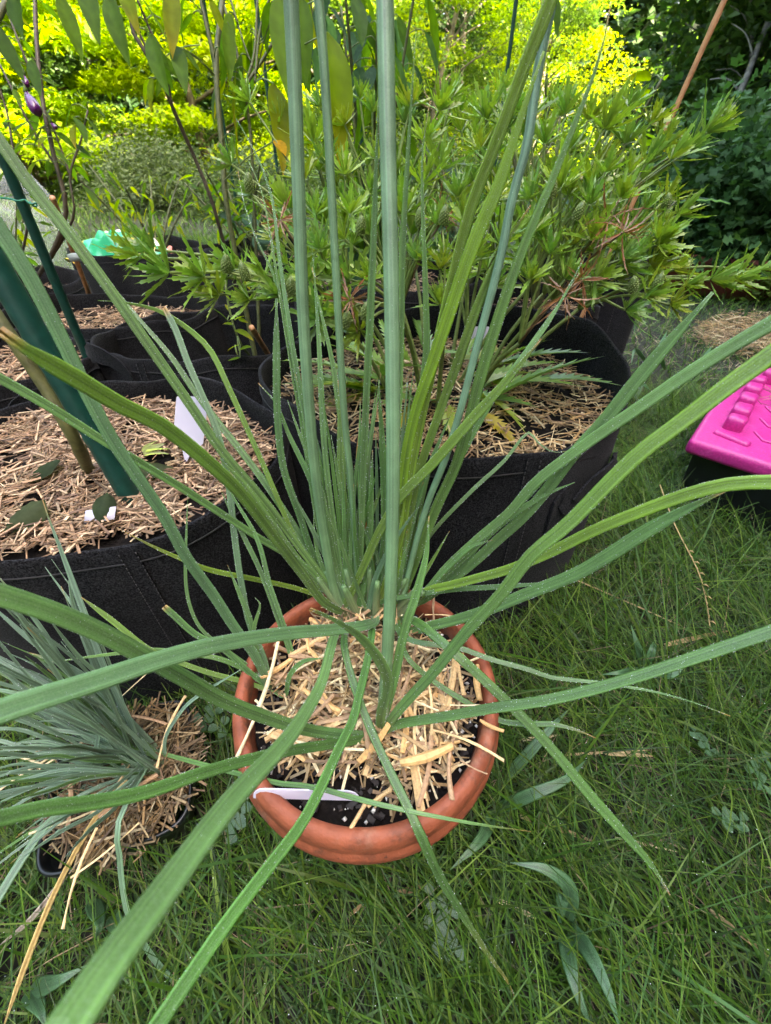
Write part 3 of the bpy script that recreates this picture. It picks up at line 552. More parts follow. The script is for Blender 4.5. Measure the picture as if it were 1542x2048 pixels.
leaf('D', .0085, .43, [(806, 1130), (822, 1050), (848, 960), (880, 880), (905, 820)], CG, roll=.2, taper=.6)
leaf('A', .0085, .42, [(640, 1170), (590, 1110), (540, 1040), (480, 960), (430, 910)], CG, roll=.2, taper=.7)
leaf('D', .0080, .40, [(850, 1195), (915, 1140), (980, 1060), (1050, 1000), (1100, 950)], CG, roll=.2, taper=.7)
for k in range(34):
    b = random.choice('ABBCCD'); u0 = {'A': 694, 'B': 726, 'C': 756, 'D': 792}[b]; du = random.uniform(-1, 1); hh = random.uniform(180, 520)
    leaf(b, random.uniform(.0045, .0075), random.uniform(.43, .50), [(u0+du*25, 1228-hh*.3), (u0+du*65, 1228-hh*.65), (u0+du*115+random.uniform(-12, 12), 1228-hh)], random.choice([CG, CG, CD*1.3, CB*.6+CG*.4]), taper=random.uniform(.35, .7), ntip=.08, dew=120)
# small clump at the pot's left edge
leaf('M', .0062, .44, [(573, 1267), (540, 1171), (515, 1080), (470, 1000), (440, 950)], CG, roll=.3, taper=.6)
leaf('M', .0062, .45, [(560, 1250), (524, 1150), (491, 1080), (455, 1010), (440, 975)], CG, roll=.3, taper=.7)
leaf('L', .0072, .41, [(499, 1345), (445, 1297), (390, 1268), (345, 1228), (328, 1213)], CG, roll=.3, taper=.98, ntip=.8)
leaf('L', .0042, .44, [(500, 1335), (440, 1290), (400, 1255), (378, 1205), (371, 1148), (373, 1060), (376, 985)], CG, roll=.3, taper=.6)
leaf('L', .0060, .40, [(482, 1362), (420, 1346), (360, 1325), (300, 1300), (225, 1242), (162, 1194)], CG*.6+CY*.4, roll=.3, taper=.85, tip=.06)
leaf('L', .0062, .41, [(500, 1345), (440, 1318), (380, 1308), (300, 1300), (210, 1310), (95, 1325)], CG*.6+CY*.3, roll=.3, taper=.5)
leaf('L', .0080, .43, [(569, 1390, .46), (580, 1350), (607, 1323), (648, 1316)], CG, roll=.9, taper=.6)
leaf('L', .0050, .45, [(520, 1320), (508, 1262), (520, 1210), (510, 1195)], CG, roll=.3, taper=.7)
leaf('L', .0068, .45, [(515, 1310), (500, 1240), (480, 1190), (455, 1130)], CG, roll=.1, taper=.6)
# pale leaf bases
g = Geo()
for b in 'AABBCCDDD':
    (u, v), Zb = jit(b); q = P(u, v, Zb); d = nrm(np.array([(u-745)*.0009, random.uniform(-.02, .03), .10]))
    sc_ = random.uniform(.8, 1.1); tube(g, smoothpath([q-[0, 0, .008], q+d*.02, q+d*.07], 9), [.0068, .0062, .0056, .0052, .005, .0048, .0045, .004, .003], 10, np.linspace(0, 1, 9)[:, None]*np.array([.10, .20, .07])*sc_+np.linspace(1, 0, 9)[:, None]*np.array([.24, .25, .13])*sc_)
g.build('leaf_sheath', M_scape, onion)
o = DEW.build('dew_drops', M_dew); tag(o, 'tiny clear dew drops beading on the onion leaves', 'dew', None, 'stuff')

# ------------------------------------------------------------------ blue-green clump in the square pot
blue = thing('onion_plant', 'dense blue-green fine-leaved onion clump fanning out of the square black pot', 'onion plant', (NP[0], NP[1], .1))
CBL = np.array([.19, .31, .22]); DEW = Geo()
def bleaf(pts, W, Zt, col=CBL, **k):
    u, v = 302+random.uniform(-34, 34), 1530+random.uniform(-34, 26); q = G(u, v, .1); g = Geo(); k.setdefault('roll', random.uniform(-.6, .6))
    strap(g, trace([(u, v)]+list(pts), depth(q), Zt, 22), W, col=col*random.uniform(.8, 1.2), flat=.3, dew=40, **k); g.build('leaf', M_leaf, blue)
bleaf([(260, 1445), (208, 1334), (160, 1204), (126, 1111), (95, 1030), (85, 1000)], .0068, .40, CBL, taper=.6, tip=.1)
bleaf([(225, 1400), (180, 1300), (150, 1220), (137, 1160)], .0062, .42, CBL, taper=.8)
bleaf([(270, 1480), (200, 1380), (130, 1330), (55, 1305)], .006, .41, CBL, taper=.8, tip=.1)
bleaf([(330, 1480), (350, 1440), (385, 1400), (480, 1340)], .0045, .43, CBL, taper=.6)
bleaf([(240, 1500), (190, 1530), (196, 1470), (180, 1410)], .005, .41, CBL, taper=.6)
bleaf([(545, 1564, .385), (628, 1574, .37), (719, 1599, .352), (827, 1624, .342), (960, 1649, .345), (1062, 1663)], .0044, .36, CG, taper=.6, tip=.12)
bleaf([(238, 1640, .40), (240, 1720), (247, 1790), (263, 1845), (318, 1931), (386, 1990), (477, 2022), (560, 2048)], .0058, .43, CBL*.8+CG*.3, taper=.8)
bleaf([(200, 1600), (104, 1641), (50, 1710), (0, 1790), (-40, 1860)], .008, .34, CBL*.7+CG*.4, taper=1.)
for k in range(95):
    f = random.random(); tu = random.uniform(-170, 130); tv = 1090+650*f**.8+random.uniform(-30, 30)
    su, sv = random.uniform(.3, .5), random.uniform(.3, .5)
    mu, mv = 300+(tu-300)*su, 1530+(tv-1530)*sv-random.uniform(0, 22)
    bleaf([(mu, mv), ((mu+tu)/2, (mv+tv)/2-random.uniform(-6, 22)), (tu, tv)], random.uniform(.0026, .0045), random.uniform(.30, .45), CBL if random.random() < .8 else CG, taper=random.uniform(.5, .85), tip=random.choice([0, 0, .08]))
tag(DEW.build('dew_drops', M_dew), 'tiny clear dew drops beading on the blue-green clump', 'dew', None, 'stuff')
for pts, W, z in (([(255, 1560), (200, 1623), (136, 1732), (91, 1827), (45, 1945), (5, 2060)], .0055, .12), ([(225, 1615), (150, 1720), (125, 1760), (60, 1840), (0, 1890)], .006, .02)):
    g = Geo(); c = smoothpath([G(u, v, z*(1-.5*k/5)+.01) for k, (u, v) in enumerate(pts)], 24); strap(g, c, W, col=(.50, .36, .14) if W < .0058 else (.36, .31, .26), taper=.8, flat=.25, roll=.4)
    tag(g.build('dead_leaf', M_straw), 'long golden dry leaf trailing from the square black pot' if W < .0058 else 'crumpled grey dead leaf beside the square black pot', 'dead leaf')
# ------------------------------------------------------------------ spiky herb
def spiky(L, W, seed, teeth=4, cup=.25):
    """one toothed bract along +X, midrib folded"""
    r_ = np.random.default_rng(seed); V, c = [], []; n = teeth*2+1
    for k in range(n+1):
        t = k/n; x = L*t; prof = math.sin(min(1, t*1.25+.12)*math.pi*.5)*(1-t)**.75*1.25 if t < 1 else 0
        w = W*.5*prof*(1.35 if k % 2 else .72); z = cup*L*t*t; xs = x+(W*.35 if k % 2 else 0)
        V += [[xs, -w, z+w*.45], [x, 0, z], [xs, w, z+w*.45]]
        c += [[1.12]*3, [.9]*3, [1.12]*3]
    q = []
    for k in range(n):
        a = k*3; q += [[a, a+1, a+4, a+3], [a+1, a+2, a+5, a+4]]
    return np.array(V), np.array(q), np.array(c)
def rotm(d, roll=0):
    d = nrm(d); up = np.array([0, 0, 1.]) if abs(d[2]) < .95 else np.array([0, 1., 0]); y = nrm(np.cross(up, d)); z = np.cross(d, y)
    y2 = y*math.cos(roll)+z*math.sin(roll); z2 = np.cross(d, y2); return np.stack([d, y2, z2], 1)
def whorl_mesh(seed, col, dead=False):
    r_ = np.random.default_rng(seed); g = Geo()
    for ring, (n, el, L) in enumerate([(7, .45, .042), (6, .85, .038), (4, 1.2, .030)]):
        for k in range(n):
            az = k*6.283/n+ring*.5+r_.normal(0, .15); e = el+r_.normal(0, .18) if not dead else r_.uniform(-1.2, .9)
            V, q, c = spiky(L*r_.uniform(.8, 1.3), .0115*r_.uniform(.7, 1.25) if not dead else .0042, seed*31+k, cup=r_.uniform(-.1, .3) if not dead else r_.uniform(-.8, .8))
            d = np.array([math.cos(az)*math.cos(e), math.sin(az)*math.cos(e), math.sin(e)]); Rm = rotm(d, r_.normal(0, .3))
            cc = np.asarray(col)*r_.uniform(.75, 1.25)*np.array([r_.uniform(.85, 1.2), 1, r_.uniform(.8, 1.1)])
            g.add(V@Rm.T+d*.003, q, None, c*cc)
    return g.mesh('whorl', M_veg, False)
HC = [np.array([.20, .33, .05]), np.array([.15, .28, .055]), np.array([.23, .35, .05]), np.array([.13, .25, .06]), np.array([.25, .35, .045])]
WM = [whorl_mesh(3+k, HC[k % 5]) for k in range(7)]; WD = [whorl_mesh(40+k, (.22, .10, .045), True) for k in range(2)]
def head_mesh(seed):
    g = Geo(); n = 90; k = np.arange(n); z = k/n; th = k*2.39996; r = .0048*np.sqrt(np.clip(1-(z*1.0)**3, .05, 1))*(0.75+.25*np.sin(z*3.1)); pos = np.stack([r*np.cos(th), r*np.sin(th), z*.016], 1)
    grains(g, pos, np.full(n, .00105), np.array([.28, .36, .12])*rng.uniform(.8, 1.1, (n*6, 1)), .1)
    lathe(g, [(.001, 0), (.0042, .002), (.0046, .008), (.0035, .014), (.0003, .0165)], 10, col=(.13, .2, .05)); return g.mesh('flower_head', M_veg)
HM = head_mesh(1)
herb = thing('spiky_herb', 'bushy bright green herb with spiny toothed leaf whorls in the large grow bag', 'herb', (.10, .72, .3))
def put(name, me, parent, pos, axis, roll, sc):
    z = nrm(axis); x = nrm(np.cross([0, 1, 0.1], z)); y = np.cross(z, x); x2 = x*math.cos(roll)+y*math.sin(roll); y2 = np.cross(z, x2)
    M = Matrix(np.c_[np.r_[np.stack([x2, y2, z], 1)*sc, [[0, 0, 0]]], np.r_[pos, 1]].tolist())
    o = bpy.data.objects.new(name, me); COL.objects.link(o); o.parent = parent; o.matrix_parent_inverse = parent.matrix_basis.inverted(); o.matrix_basis = M; return o
WH = [(500, 205, .60), (465, 330, .62), (560, 250, .66), (505, 390, .58), (820, 215, .60), (905, 195, .62), (975, 240, .60), (1000, 190, .66), (1060, 235, .56), (1100, 215, .60), (640, 215, .62), (690, 250, .60), (720, 200, .66),
      (745, 225, .62), (850, 285, .56), (880, 340, .52), (845, 370, .50), (915, 395, .50), (960, 300, .56), (1030, 300, .55), (1090, 290, .54), (1140, 300, .55), (1190, 250, .60), (1230, 230, .62), (1250, 290, .56), (1300, 250, .60), (1210, 345, .52),
      (1290, 330, .58), (1340, 320, .60), (1410, 265, .62), (1440, 250, .63), (1380, 300, .61), (1330, 400, .58), (1355, 430, .58), (1290, 420, .55), (1240, 400, .54), (1180, 410, .50), (1120, 380, .50), (1060, 400, .50), (990, 400, .50), (930, 450, .49),
      (870, 450, .49), (810, 430, .50), (740, 390, .52), (690, 350, .55), (650, 330, .57), (610, 360, .55), (580, 420, .53), (630, 430, .52), (700, 430, .50), (740, 470, .50), (690, 480, .50), (640, 500, .50), (560, 480, .52), (530, 550, .50), (470, 540, .50), (410, 555, .48), (340, 545, .46), (280, 515, .47),
      (310, 500, .47), (440, 590, .50), (500, 600, .50), (560, 590, .50), (620, 560, .50), (700, 560, .50), (740, 560, .49), (830, 520, .49), (880, 540, .49), (940, 520, .49), (1000, 490, .49), (1060, 470, .50), (1100, 510, .50), (1180, 480, .51), (1240, 520, .53), (1300, 530, .56), (1370, 570, .55), (1420, 560, .55), (1470, 560, .56), (1520, 540, .57), (1290, 590, .52), (1250, 620, .52), (1340, 610, .54), (1190, 560, .52), (1130, 560, .50),
      (1060, 560, .50), (990, 570, .50), (690, 620, .50), (640, 640, .50), (720, 660, .50), (880, 610, .50)]
for k in range(75):
    u = random.uniform(560, 1330); v = random.uniform(215, 560); WH.append((u, v, random.uniform(.54, .72)))
HB = np.array([.10, .73, .31]); gst = Geo()
mains = []
for k in range(16):
    a = k*2.4; b0 = HB+[.11*math.cos(a)*math.sqrt((k+1)/16), .10*math.sin(a)*math.sqrt((k+1)/16), -.01]; mains.append((b0, b0+np.array([math.cos(a)*.10, math.sin(a)*.09, .14+.05*random.random()])))
for b0, b1 in mains:
    tube(gst, smoothpath([b0, (b0+b1)/2+[0, 0, .02], b1], 8), np.linspace(.0042, .0028, 8), 6, (.13, .18, .045))
for k, (u, v, Z) in enumerate(WH):
    q = P(u, v, Z)
    if q[2] < .33: q[2] = .33+random.random()*.02
    b0, b1 = min(mains, key=lambda m: np.linalg.norm((m[1]-q)*[1, 1, .6]))
    d = q-b1; L = np.linalg.norm(d); mid = b1+d*.5+np.array([0, 0, .12*L])*(1 if d[2] > -.05 else .3)
    if L > .015: tube(gst, smoothpath([b1, mid, q], 8), np.linspace(.0024, .0015, 8), 5, np.array([.15, .21, .05])*random.uniform(.8, 1.2))
    ax = nrm(nrm(q-mid)+np.array([0, -.15, .55]))
    me = WM[k % 7]
    put('whorl', me, herb, q, ax, random.random()*6.28, random.uniform(.6, 1.02))
    if L > .1 and k % 2 == 0:      # a smaller whorl along the branch
        put('whorl', WM[(k+3) % 7], herb, mid, nrm(nrm(q-b1)+[0, 0, .3]), random.random()*6.28, random.uniform(.55, .8))
gst.build('stems', M_stem, herb)
for (u, v, Z) in [(452, 545, .475), (495, 560, .48), (885, 450, .47), (500, 385, .50), (720, 470, .485), (580, 590, .47), (1100, 395, .47), (1150, 440, .49), (1330, 420, .56), (1265, 585, .50), (1310, 580, .51), (840, 455, .47), (730, 640, .47), (690, 655, .48)]:
    q = P(u, v, Z); mb = min(mains, key=lambda m: np.linalg.norm(m[1]-q))[1]; gh = Geo(); tube(gh, smoothpath([mb, (mb+q)/2+[0, 0, .015], q], 6), .0013, 5, (.15, .21, .05)); gh.build('flower_stem', M_stem, herb)
    put('flower_head', HM, herb, P(u, v, Z), (random.uniform(-.3, .3), -.1, 1), random.random()*6, 1.15)
for (u, v, Z, s) in [(1245, 465, .47, .8), (1130, 590, .455, .8), (560, 440, .49, .7), (700, 600, .48, .8), (890, 430, .49, .7), (1215, 440, .49, .8), (1165, 560, .48, .7)]:
    q = P(u, v, Z); mb = min(mains, key=lambda m: np.linalg.norm(m[1]-q))[1]; gh = Geo(); tube(gh, smoothpath([mb, (mb+q)/2+[0, 0, .01], q], 6), .0016, 5, (.14, .09, .045)); gh.build('dead_stem', M_stem, herb)
    o = put('dead_whorl', WD[random.randint(0, 1)], herb, P(u, v, Z), (random.uniform(-.4, .4), -.5, .3 if u < 1200 else .8), random.random()*6, s); o['label'] = 'withered rust-brown leaf whorl'
# long toothed basal leaves
def blade_mesh(L, W, seed, col, droop):
    V, q, c = spiky(L, W, seed, teeth=11, cup=0); V[:, 2] += droop*(V[:, 0]/L)**2*L; g = Geo(); g.add(V, q, None, c*np.asarray(col)); return g.mesh('basal_leaf', M_veg, False)
BM = [blade_mesh(.15, .034, 2, (.17, .30, .04), -.35), blade_mesh(.12, .04, 5, (.24, .31, .04), -.5), blade_mesh(.17, .042, 7, (.12, .24, .05), -.25), blade_mesh(.11, .036, 9, (.42, .32, .03), -.6)]
r_ = np.random.default_rng(3)
for k in range(34):
    a = r_.random()*6.283; rr = .05+.09*r_.random(); pos = HB+[rr*math.cos(a), rr*math.sin(a), 0]
    if k < 12: a = r_.uniform(-1.1, .5)
    d = np.array([math.cos(a), math.sin(a), r_.uniform(.35, 1.1)]); Rm = rotm(d, r_.normal(0, .3))
    o = link('basal_leaf', BM[int(r_.integers(0, 4)) if k % 4 == 0 else int(r_.integers(0, 3))], herb); o.matrix_basis = Matrix(np.c_[np.r_[Rm*r_.uniform(.7, 1.1), [[0, 0, 0]]], np.r_[pos, 1]].tolist())

# ------------------------------------------------------------------ pepper plants
def broadleaf(L, W, col, droop, seed, fold=.25, yel=0.):
    r_ = np.random.default_rng(seed); n, m = 11, 5; V, C = [], []
    for k in range(n):
        t = k/(n-1); prof = math.sin(math.pi*min(1, t**.72))**.85 if 0 < t < 1 else 0
        w = W*.5*max(prof, .015)
        x = L*(t-.12*droop*t*t); z = -droop*L*.5*t*t
        for s in np.linspace(-1, 1, m):
            V.append([x, w*s, z+abs(s)*w*fold+.03*W*math.sin(9*t*3+s*4+seed)]); f = max(0, (t-.55)/.45)*yel
            C.append((np.asarray(col)*(1.15 if abs(s) < .1 else 1)*(1-f)+np.array([.42, .30, .03])*f)*(1+.06*r_.normal()))
    i, j = np.meshgrid(np.arange(n-1), np.arange(m-1), indexing='ij'); q = np.stack([i*m+j, (i+1)*m+j, (i+1)*m+j+1, i*m+j+1], -1).reshape(-1, 4)
    g = Geo(); g.add(V, q, None, C); return g.mesh('leaf', M_pepper)
PLC = [(.12, .22, .012), (.09, .18, .014), (.18, .27, .01), (.065, .14, .02), (.22, .26, .01)]
PL = [broadleaf(1, .24, PLC[0], .15, 1), broadleaf(1, .22, PLC[1], .3, 2), broadleaf(1, .24, PLC[2], .5, 3, .3, .8), broadleaf(1, .27, PLC[3], .1, 4, .15), broadleaf(1, .23, PLC[4], .3, 5, .3, 1.), broadleaf(1, .34, PLC[1], .6, 6), broadleaf(1, .6, (.6, .33, .01), .2, 7)]
BLUEL = [broadleaf(1, .6, (.07, .15, .10), .3, 11, .15), broadleaf(1, .5, (.055, .12, .075), .2, 12, .15)]
def put_leaf(parent, base, tip, me, roll, gst=None, stem=None):
    d = np.asarray(tip)-base; L = np.linalg.norm(d); Rm = rotm(d/L, roll)*L
    o = link('leaf', me, parent); o.matrix_basis = Matrix(np.c_[np.r_[Rm, [[0, 0, 0]]], np.r_[base, 1]].tolist())
    if gst is not None and stem is not None: tube(gst, smoothpath([stem, (stem+base)/2+[0, 0, .006], base], 5), .0011, 5, (.12, .17, .05))
STEMC = np.array([.075, .085, .03]); STEMB = np.array([.07, .05, .035])
def near_on(stems, q):
    pts = np.concatenate(stems); return pts[np.argmin(np.linalg.norm(pts-q, axis=1))]
def pepper(label, base, traces, leaves, rnd, col, name='pepper_plant', palette=None, lsize=(.06, .11), hang=.8, cat='pepper plant'):
    root = thing(name, label, cat, base); g = Geo(); S = []
    for pts, r0, r1 in traces:
        c = smoothpath(pts, 26); t = np.linspace(r0, r1, 26)*(1+.08*np.sin(np.arange(26)*2.1)); tube(g, c, t, 8, col*random.uniform(.85, 1.2)); S.append(c)
    pal = palette or PL; rpal = pal[:6]
    for k, (u, v, u2, v2, Z, m) in enumerate(leaves):
        b, t = P(u, v, Z), P(u2, v2, Z*random.uniform(.94, 1.02)); put_leaf(root, b, t, pal[m], random.uniform(-.6, .6)+(1.57 if hang > .7 and m != 3 else 0)*0, g, near_on(S, b))
    allp = np.concatenate(S)
    for k in range(rnd):
        s = allp[random.randrange(len(allp))]; a = random.random()*6.283
        if s[2] < base[2]+.10: continue
        b = s+np.array([math.cos(a), math.sin(a), .2])*random.uniform(.015, .05); L = random.uniform(*lsize); t = b+np.array([math.cos(a)*(1-hang*.6), math.sin(a)*(1-hang*.6), -hang+random.uniform(-.1, .5)])*L
        put_leaf(root, b, t, rpal[random.randrange(len(rpal))], random.uniform(-1, 1), g, s)
    g.build('stems', M_stem, root); return root
# plant in the left front bag: thick stem leaning out of the picture
b1 = G(182, 950, .30)
pepper('leaning thick green-brown stem plant rooted beside the thick green stake', tuple(b1), [([b1, P(150, 880, .475), P(90, 775, .45), P(0, 640, .42), P(-140, 430, .40), P(-200, 100, .42)], .0075, .005),
    ([P(-140, 430, .40), P(-60, 150, .46), P(60, -60, .52), P(170, -110, .55)], .005, .003), ([P(-200, 100, .42), P(-120, -100, .46), P(0, -160, .5)], .004, .002)],
    [(118, -10, 166, 118, .50, 0), (215, -5, 246, 108, .54, 1), (165, -40, 190, 60, .5, 1), (235, -60, 262, 30, .55, 2), (20, -30, 40, 70, .5, 3), (-30, 30, 50, 160, .48, 3)], 0, np.array([.085, .085, .025]))
# tall pepper in the folded flap bag
b2 = np.array([-.33, 1.05, .17])
pepper('tall pepper plant with dark jointed stems and hanging yellowing leaves', tuple(b2), [
    ([b2, P(455, 420, .86), P(445, 300, .82), P(432, 130, .78), P(445, 0, .77), P(450, -120, .76)], .0062, .005),
    ([P(432, 130, .78), P(415, 60, .76), P(395, -30, .74)], .004, .003), ([P(445, 0, .77), P(470, 90, .78), P(488, 175, .79), P(498, 240, .82), P(505, 330, .85), b2+[.02, 0, .12]], .0022, .0045),
    ([P(488, 175, .79), P(508, 110, .78), P(515, 0, .76)], .003, .002), ([P(488, 175, .79), P(540, 95, .78), P(575, 20, .76), P(600, -60, .74)], .003, .002),
    ([P(510, 165, .79), P(520, 60, .77), P(545, -20, .75)], .0026, .002), ([P(455, -20, .77), P(500, 120, .8), P(530, 165, .82)], .002, .0015)],
    [(455, 45, 462, 158, .74, 0), (345, -20, 342, 96, .70, 4), (352, 92, 368, 166, .72, 1), (366, 97, 402, 140, .72, 1), (560, -10, 575, 182, .62, 0), (605, -5, 612, 160, .64, 1), (548, 168, 578, 330, .66, 4), (655, 65, 712, 288, .60, 2), (712, -10, 727, 90, .58, 3), (590, 20, 602, 150, .70, 5), (470, 270, 452, 340, .76, 1), (436, 160, 425, 250, .82, 3), (552, 280, 572, 308, .62, 6), (1100, -40, 1120, 70, .7, 3)],
    26, STEMC, lsize=(.05, .11))
b2b = np.array([-.44, 1.40, .02])
pepper('slanting dark stemmed pepper plant between the tall pepper and the purple pepper', tuple(b2b), [([b2b, P(432, 430, 1.04), P(395, 330, .98), P(345, 215, .90), P(320, 150, .86), P(262, 55, .82), P(262, -30, .8)], .0055, .004), ([P(345, 215, .90), P(325, 120, .87), P(300, 60, .85), P(275, 0, .82)], .003, .002), ([P(320, 150, .86), P(285, 80, .84), P(240, -10, .8)], .003, .002)],
    [(400, 90, 370, 110, .85, 3), (300, 70, 320, 170, .8, 1), (212, -30, 232, 60, .75, 1)], 16, STEMB, lsize=(.05, .1))
# purple pepper
b3 = np.array([-1.16, 1.42, .27])
pp = pepper('dark stemmed pepper plant carrying purple fruits', tuple(b3), [([b3, P(130, 440, 1.06), P(105, 300, 1.0), P(85, 200, .97), P(72, 60, .95), P(70, -60, .95)], .0065, .004), ([b3+[.02, 0, .02], P(145, 440, 1.06), P(140, 350, 1.02), P(162, 280, 1.0), P(176, 220, .98)], .0045, .002),
    ([P(140, 350, 1.02), P(112, 270, .99), P(95, 230, .97)], .003, .002), ([P(110, 330, 1.02), P(60, 250, .98), P(20, 170, .95), P(-20, 90, .95)], .003, .002), ([P(85, 200, .97), P(40, 90, .93), P(10, 10, .92)], .003, .002), ([P(40, 400, 1.02), P(15, 230, .98), P(-10, 150, .95)], .003, .002), ([b3+[-.03, 0, 0], P(60, 420, 1.05), P(40, 400, 1.02)], .003, .003)],
    [(150, 235, 178, 275, .96, 1), (178, 205, 212, 232, .96, 3), (178, 240, 208, 278, .97, 1), (108, 295, 140, 325, .97, 1), (148, 288, 182, 312, .97, 3), (150, 250, 140, 285, .96, 4), (60, 242, 20, 262, .95, 3), (165, 370, 205, 410, 1.0, 1), (60, 120, 80, 190, .9, 3)], 70, STEMB, lsize=(.04, .085), hang=.5)
M_purp = mat('pepper_fruit', (.085, .008, .095), rough=.22, noise=(20, .2), coat=.5)
for (u, v, u2, v2, Z, s) in [(52, 185, 76, 226, .93, 1), (101, 245, 113, 257, .95, .6), (48, 150, 54, 172, .95, .5)]:
    a, b = P(u, v, Z), P(u2, v2, Z); c = smoothpath([a, (a+b)/2, b], 12); t = np.linspace(0, 1, 12); g = Geo(); tube(g, c, np.linalg.norm(b-a)*.30*np.sqrt(np.clip(np.sin(np.pi*np.clip(t*.85+.08, 0, 1)), .02, 1))*(.45+.65*t), 12); fr = g.build('fruit', M_purp, pp); fr['label'] = 'glossy purple hanging pepper fruit'
    g = Geo(); tube(g, smoothpath([a+[0, 0, .02], a+[.002, 0, .01], a], 5), [.0015, .0015, .002, .004, .005], 8, (.1, .16, .04)); g.build('fruit_stalk', M_stem, fr)
# low yellow-green plant inside the folded flap bag
b4 = np.array([-.31, 1.10, .17])
pepper('young yellow-green pepper seedling beside the bamboo piece in the folded flap bag', tuple(b4), [([b4, P(490, 700, .86), P(470, 660, .82), P(455, 600, .80), P(450, 560, .79)], .003, .002), ([b4, P(478, 715, .86), P(470, 690, .85)], .002, .0015)],
    [(465, 650, 440, 640, .78, 2), (470, 640, 490, 625, .78, 2), (480, 690, 450, 695, .8, 2), (478, 700, 500, 690, .8, 0), (470, 660, 505, 668, .8, 2), (455, 640, 425, 610, .77, 1), (480, 715, 455, 720, .8, 0), (460, 600, 440, 575, .77, 2), (458, 600, 490, 590, .77, 0)], 10, np.array([.12, .16, .04]), lsize=(.03, .05), hang=.2)
# leafy background plants
def leafy(label, base, h, n, spread, pal, ls, stems=4, hang=.5, seed=1):
    random.seed(seed); tr = []
    for k in range(stems):
        a = k*2.4+seed; e = np.array(base)+[spread*math.cos(a), spread*math.sin(a), h*random.uniform(.75, 1)]; tr.append(([np.array(base), (np.array(base)+e)/2+[0, 0, .05*h], e], .006, .0025))
    return pepper(label, tuple(base), tr, [], n, STEMC, 'pepper_plant', pal, ls, hang)
leafy('tall bright leafy pepper plant at the bamboo cane behind the herb', (.42, 1.25, .3), .50, 90, .16, [PL[0], PL[2], PL[1]], (.06, .12), 6, .3, 3)
leafy('broad-leaved plant beside the bamboo cane with spreading round leaves', (.66, 1.5, .3), .30, 60, .2, [BLUEL[0], PL[3], PL[0]], (.08, .14), 5, .2, 4)
leafy('tall dark pepper plant with narrow fruits behind the flower stalks', (-.05, 1.45, .3), .65, 150, .13, [PL[3], PL[1], BLUEL[1]], (.06, .13), 6, .9, 5)
leafy('bushy pepper plant among tall grass behind the folded flap bag', (-.55, 1.95, .3), .34, 120, .2, [PL[1], PL[3], PL[2]], (.06, .10), 6, .5, 6)
leafy('low leafy pepper under the clear plastic cover', (-1.55, 1.80, .0), .62, 120, .25, [PL[1], PL[3], PL[4]], (.06, .10), 6, .6, 7)
leafy('leafy yellow-green plant hanging over the bag by the green sack', (-1.0, 2.1, .27), .36, 120, .25, [PL[1], PL[2], PL[4]], (.06, .10), 6, .7, 8)
leafy('plant with large blue-green leaves in the bag in tall grass', (-.45, 1.85, .3), .16, 16, .1, BLUEL, (.10, .15), 4, .1, 9)
leafy('dark leaved pepper between the bright plant and the herb', (.25, 1.45, .3), .42, 100, .18, [PL[3], BLUEL[1], PL[1]], (.06, .11), 6, .5, 10)
random.seed(21)
# ------------------------------------------------------------------ stakes, canes, ties, labels
def pole(name, label, cat, a, b, r, m, n=10, knots=0, cap=True):
    c = smoothpath([a, b], 40); rad = np.full(40, r)
    if knots: rad = rad*(1+.16*np.exp(-((np.arange(40) % knots)-knots/2)**2/.5))
    else: rad = rad*(1+.03*np.sin(np.arange(40)*2.5))
    g = Geo(); tube(g, c, rad, 14, cap=cap); return tag(g.build(name, m), label, cat)
pole('plant_stake', 'thick dark green plastic-coated stake leaning in the straw-filled bag', 'stake', G(288, 1040, .28), P(-85, 400, .36), .0122, M_stake)
pole('plant_stake', 'slim dark green plastic-coated stake standing in the small straw bag', 'stake', G(183, 735, .27), P(-60, 160, .62), .0088, M_stake)
for k, (u, v, Z, du, zz, t) in enumerate([(432, 185, 1.5, -9, 1.6, 'behind the tall pepper'), (553, 345, 1.5, -3, 1.7, 'left of the flower stalks'), (724, 320, 1.25, 0, 1.8, 'in the tall dark pepper'), (1012, 178, 1.25, 2, 1.8, 'above the spiky herb')]):
    q = P(u, v, Z); a = np.array([q[0]+(-.02 if k == 0 else 0), q[1], -.03]); b = np.array([q[0]-du*.004, q[1], zz]); pole('plant_stake', 'thin green garden stake '+t, 'stake', a, b, .0055, M_stake)
pole('bamboo_cane', 'bare tan bamboo cane slanting beside the dark trees', 'cane', P(1300, 330, .82)*2.45-P(1485, -80, .66)*1.45, P(1485, -80, .66), .0047, M_bamboo, knots=14)
pole('bamboo_cane', 'orange bamboo cane with clip in the straw-filled bags', 'cane', G(187, 612, .28), P(105, 395, .92), .0058, M_bamboo, knots=12)
pole('bamboo_cane', 'short bamboo piece standing in the folded flap bag', 'cane', np.array(b4)+[.03, .02, -.02], P(503, 655, .80), .0055, M_bamboo, knots=18)
g = Geo(); c = smoothpath([P(-20, 393, .60), P(20, 398, .585), P(36, 402, .58), P(50, 400, .60), P(62, 408, .59), P(75, 406, .6), P(70, 414, .6), P(60, 404, .59)], 40); tube(g, c, .0012, 6, (.02, .28, .2)); tag(g.build('wire_tie', M_veg), 'thin teal twist tie around the slim green stake', 'tie')
g = Geo(); q = P(157, 514, .93); boxes(g, [q], [[1, .1, .05]], [[0, 0, 1]], [[.035, .02, .014]], [[.35, .42, .33]]); tag(g.build('cane_clip', M_white), 'pale grey clip on the orange bamboo cane', 'clip')
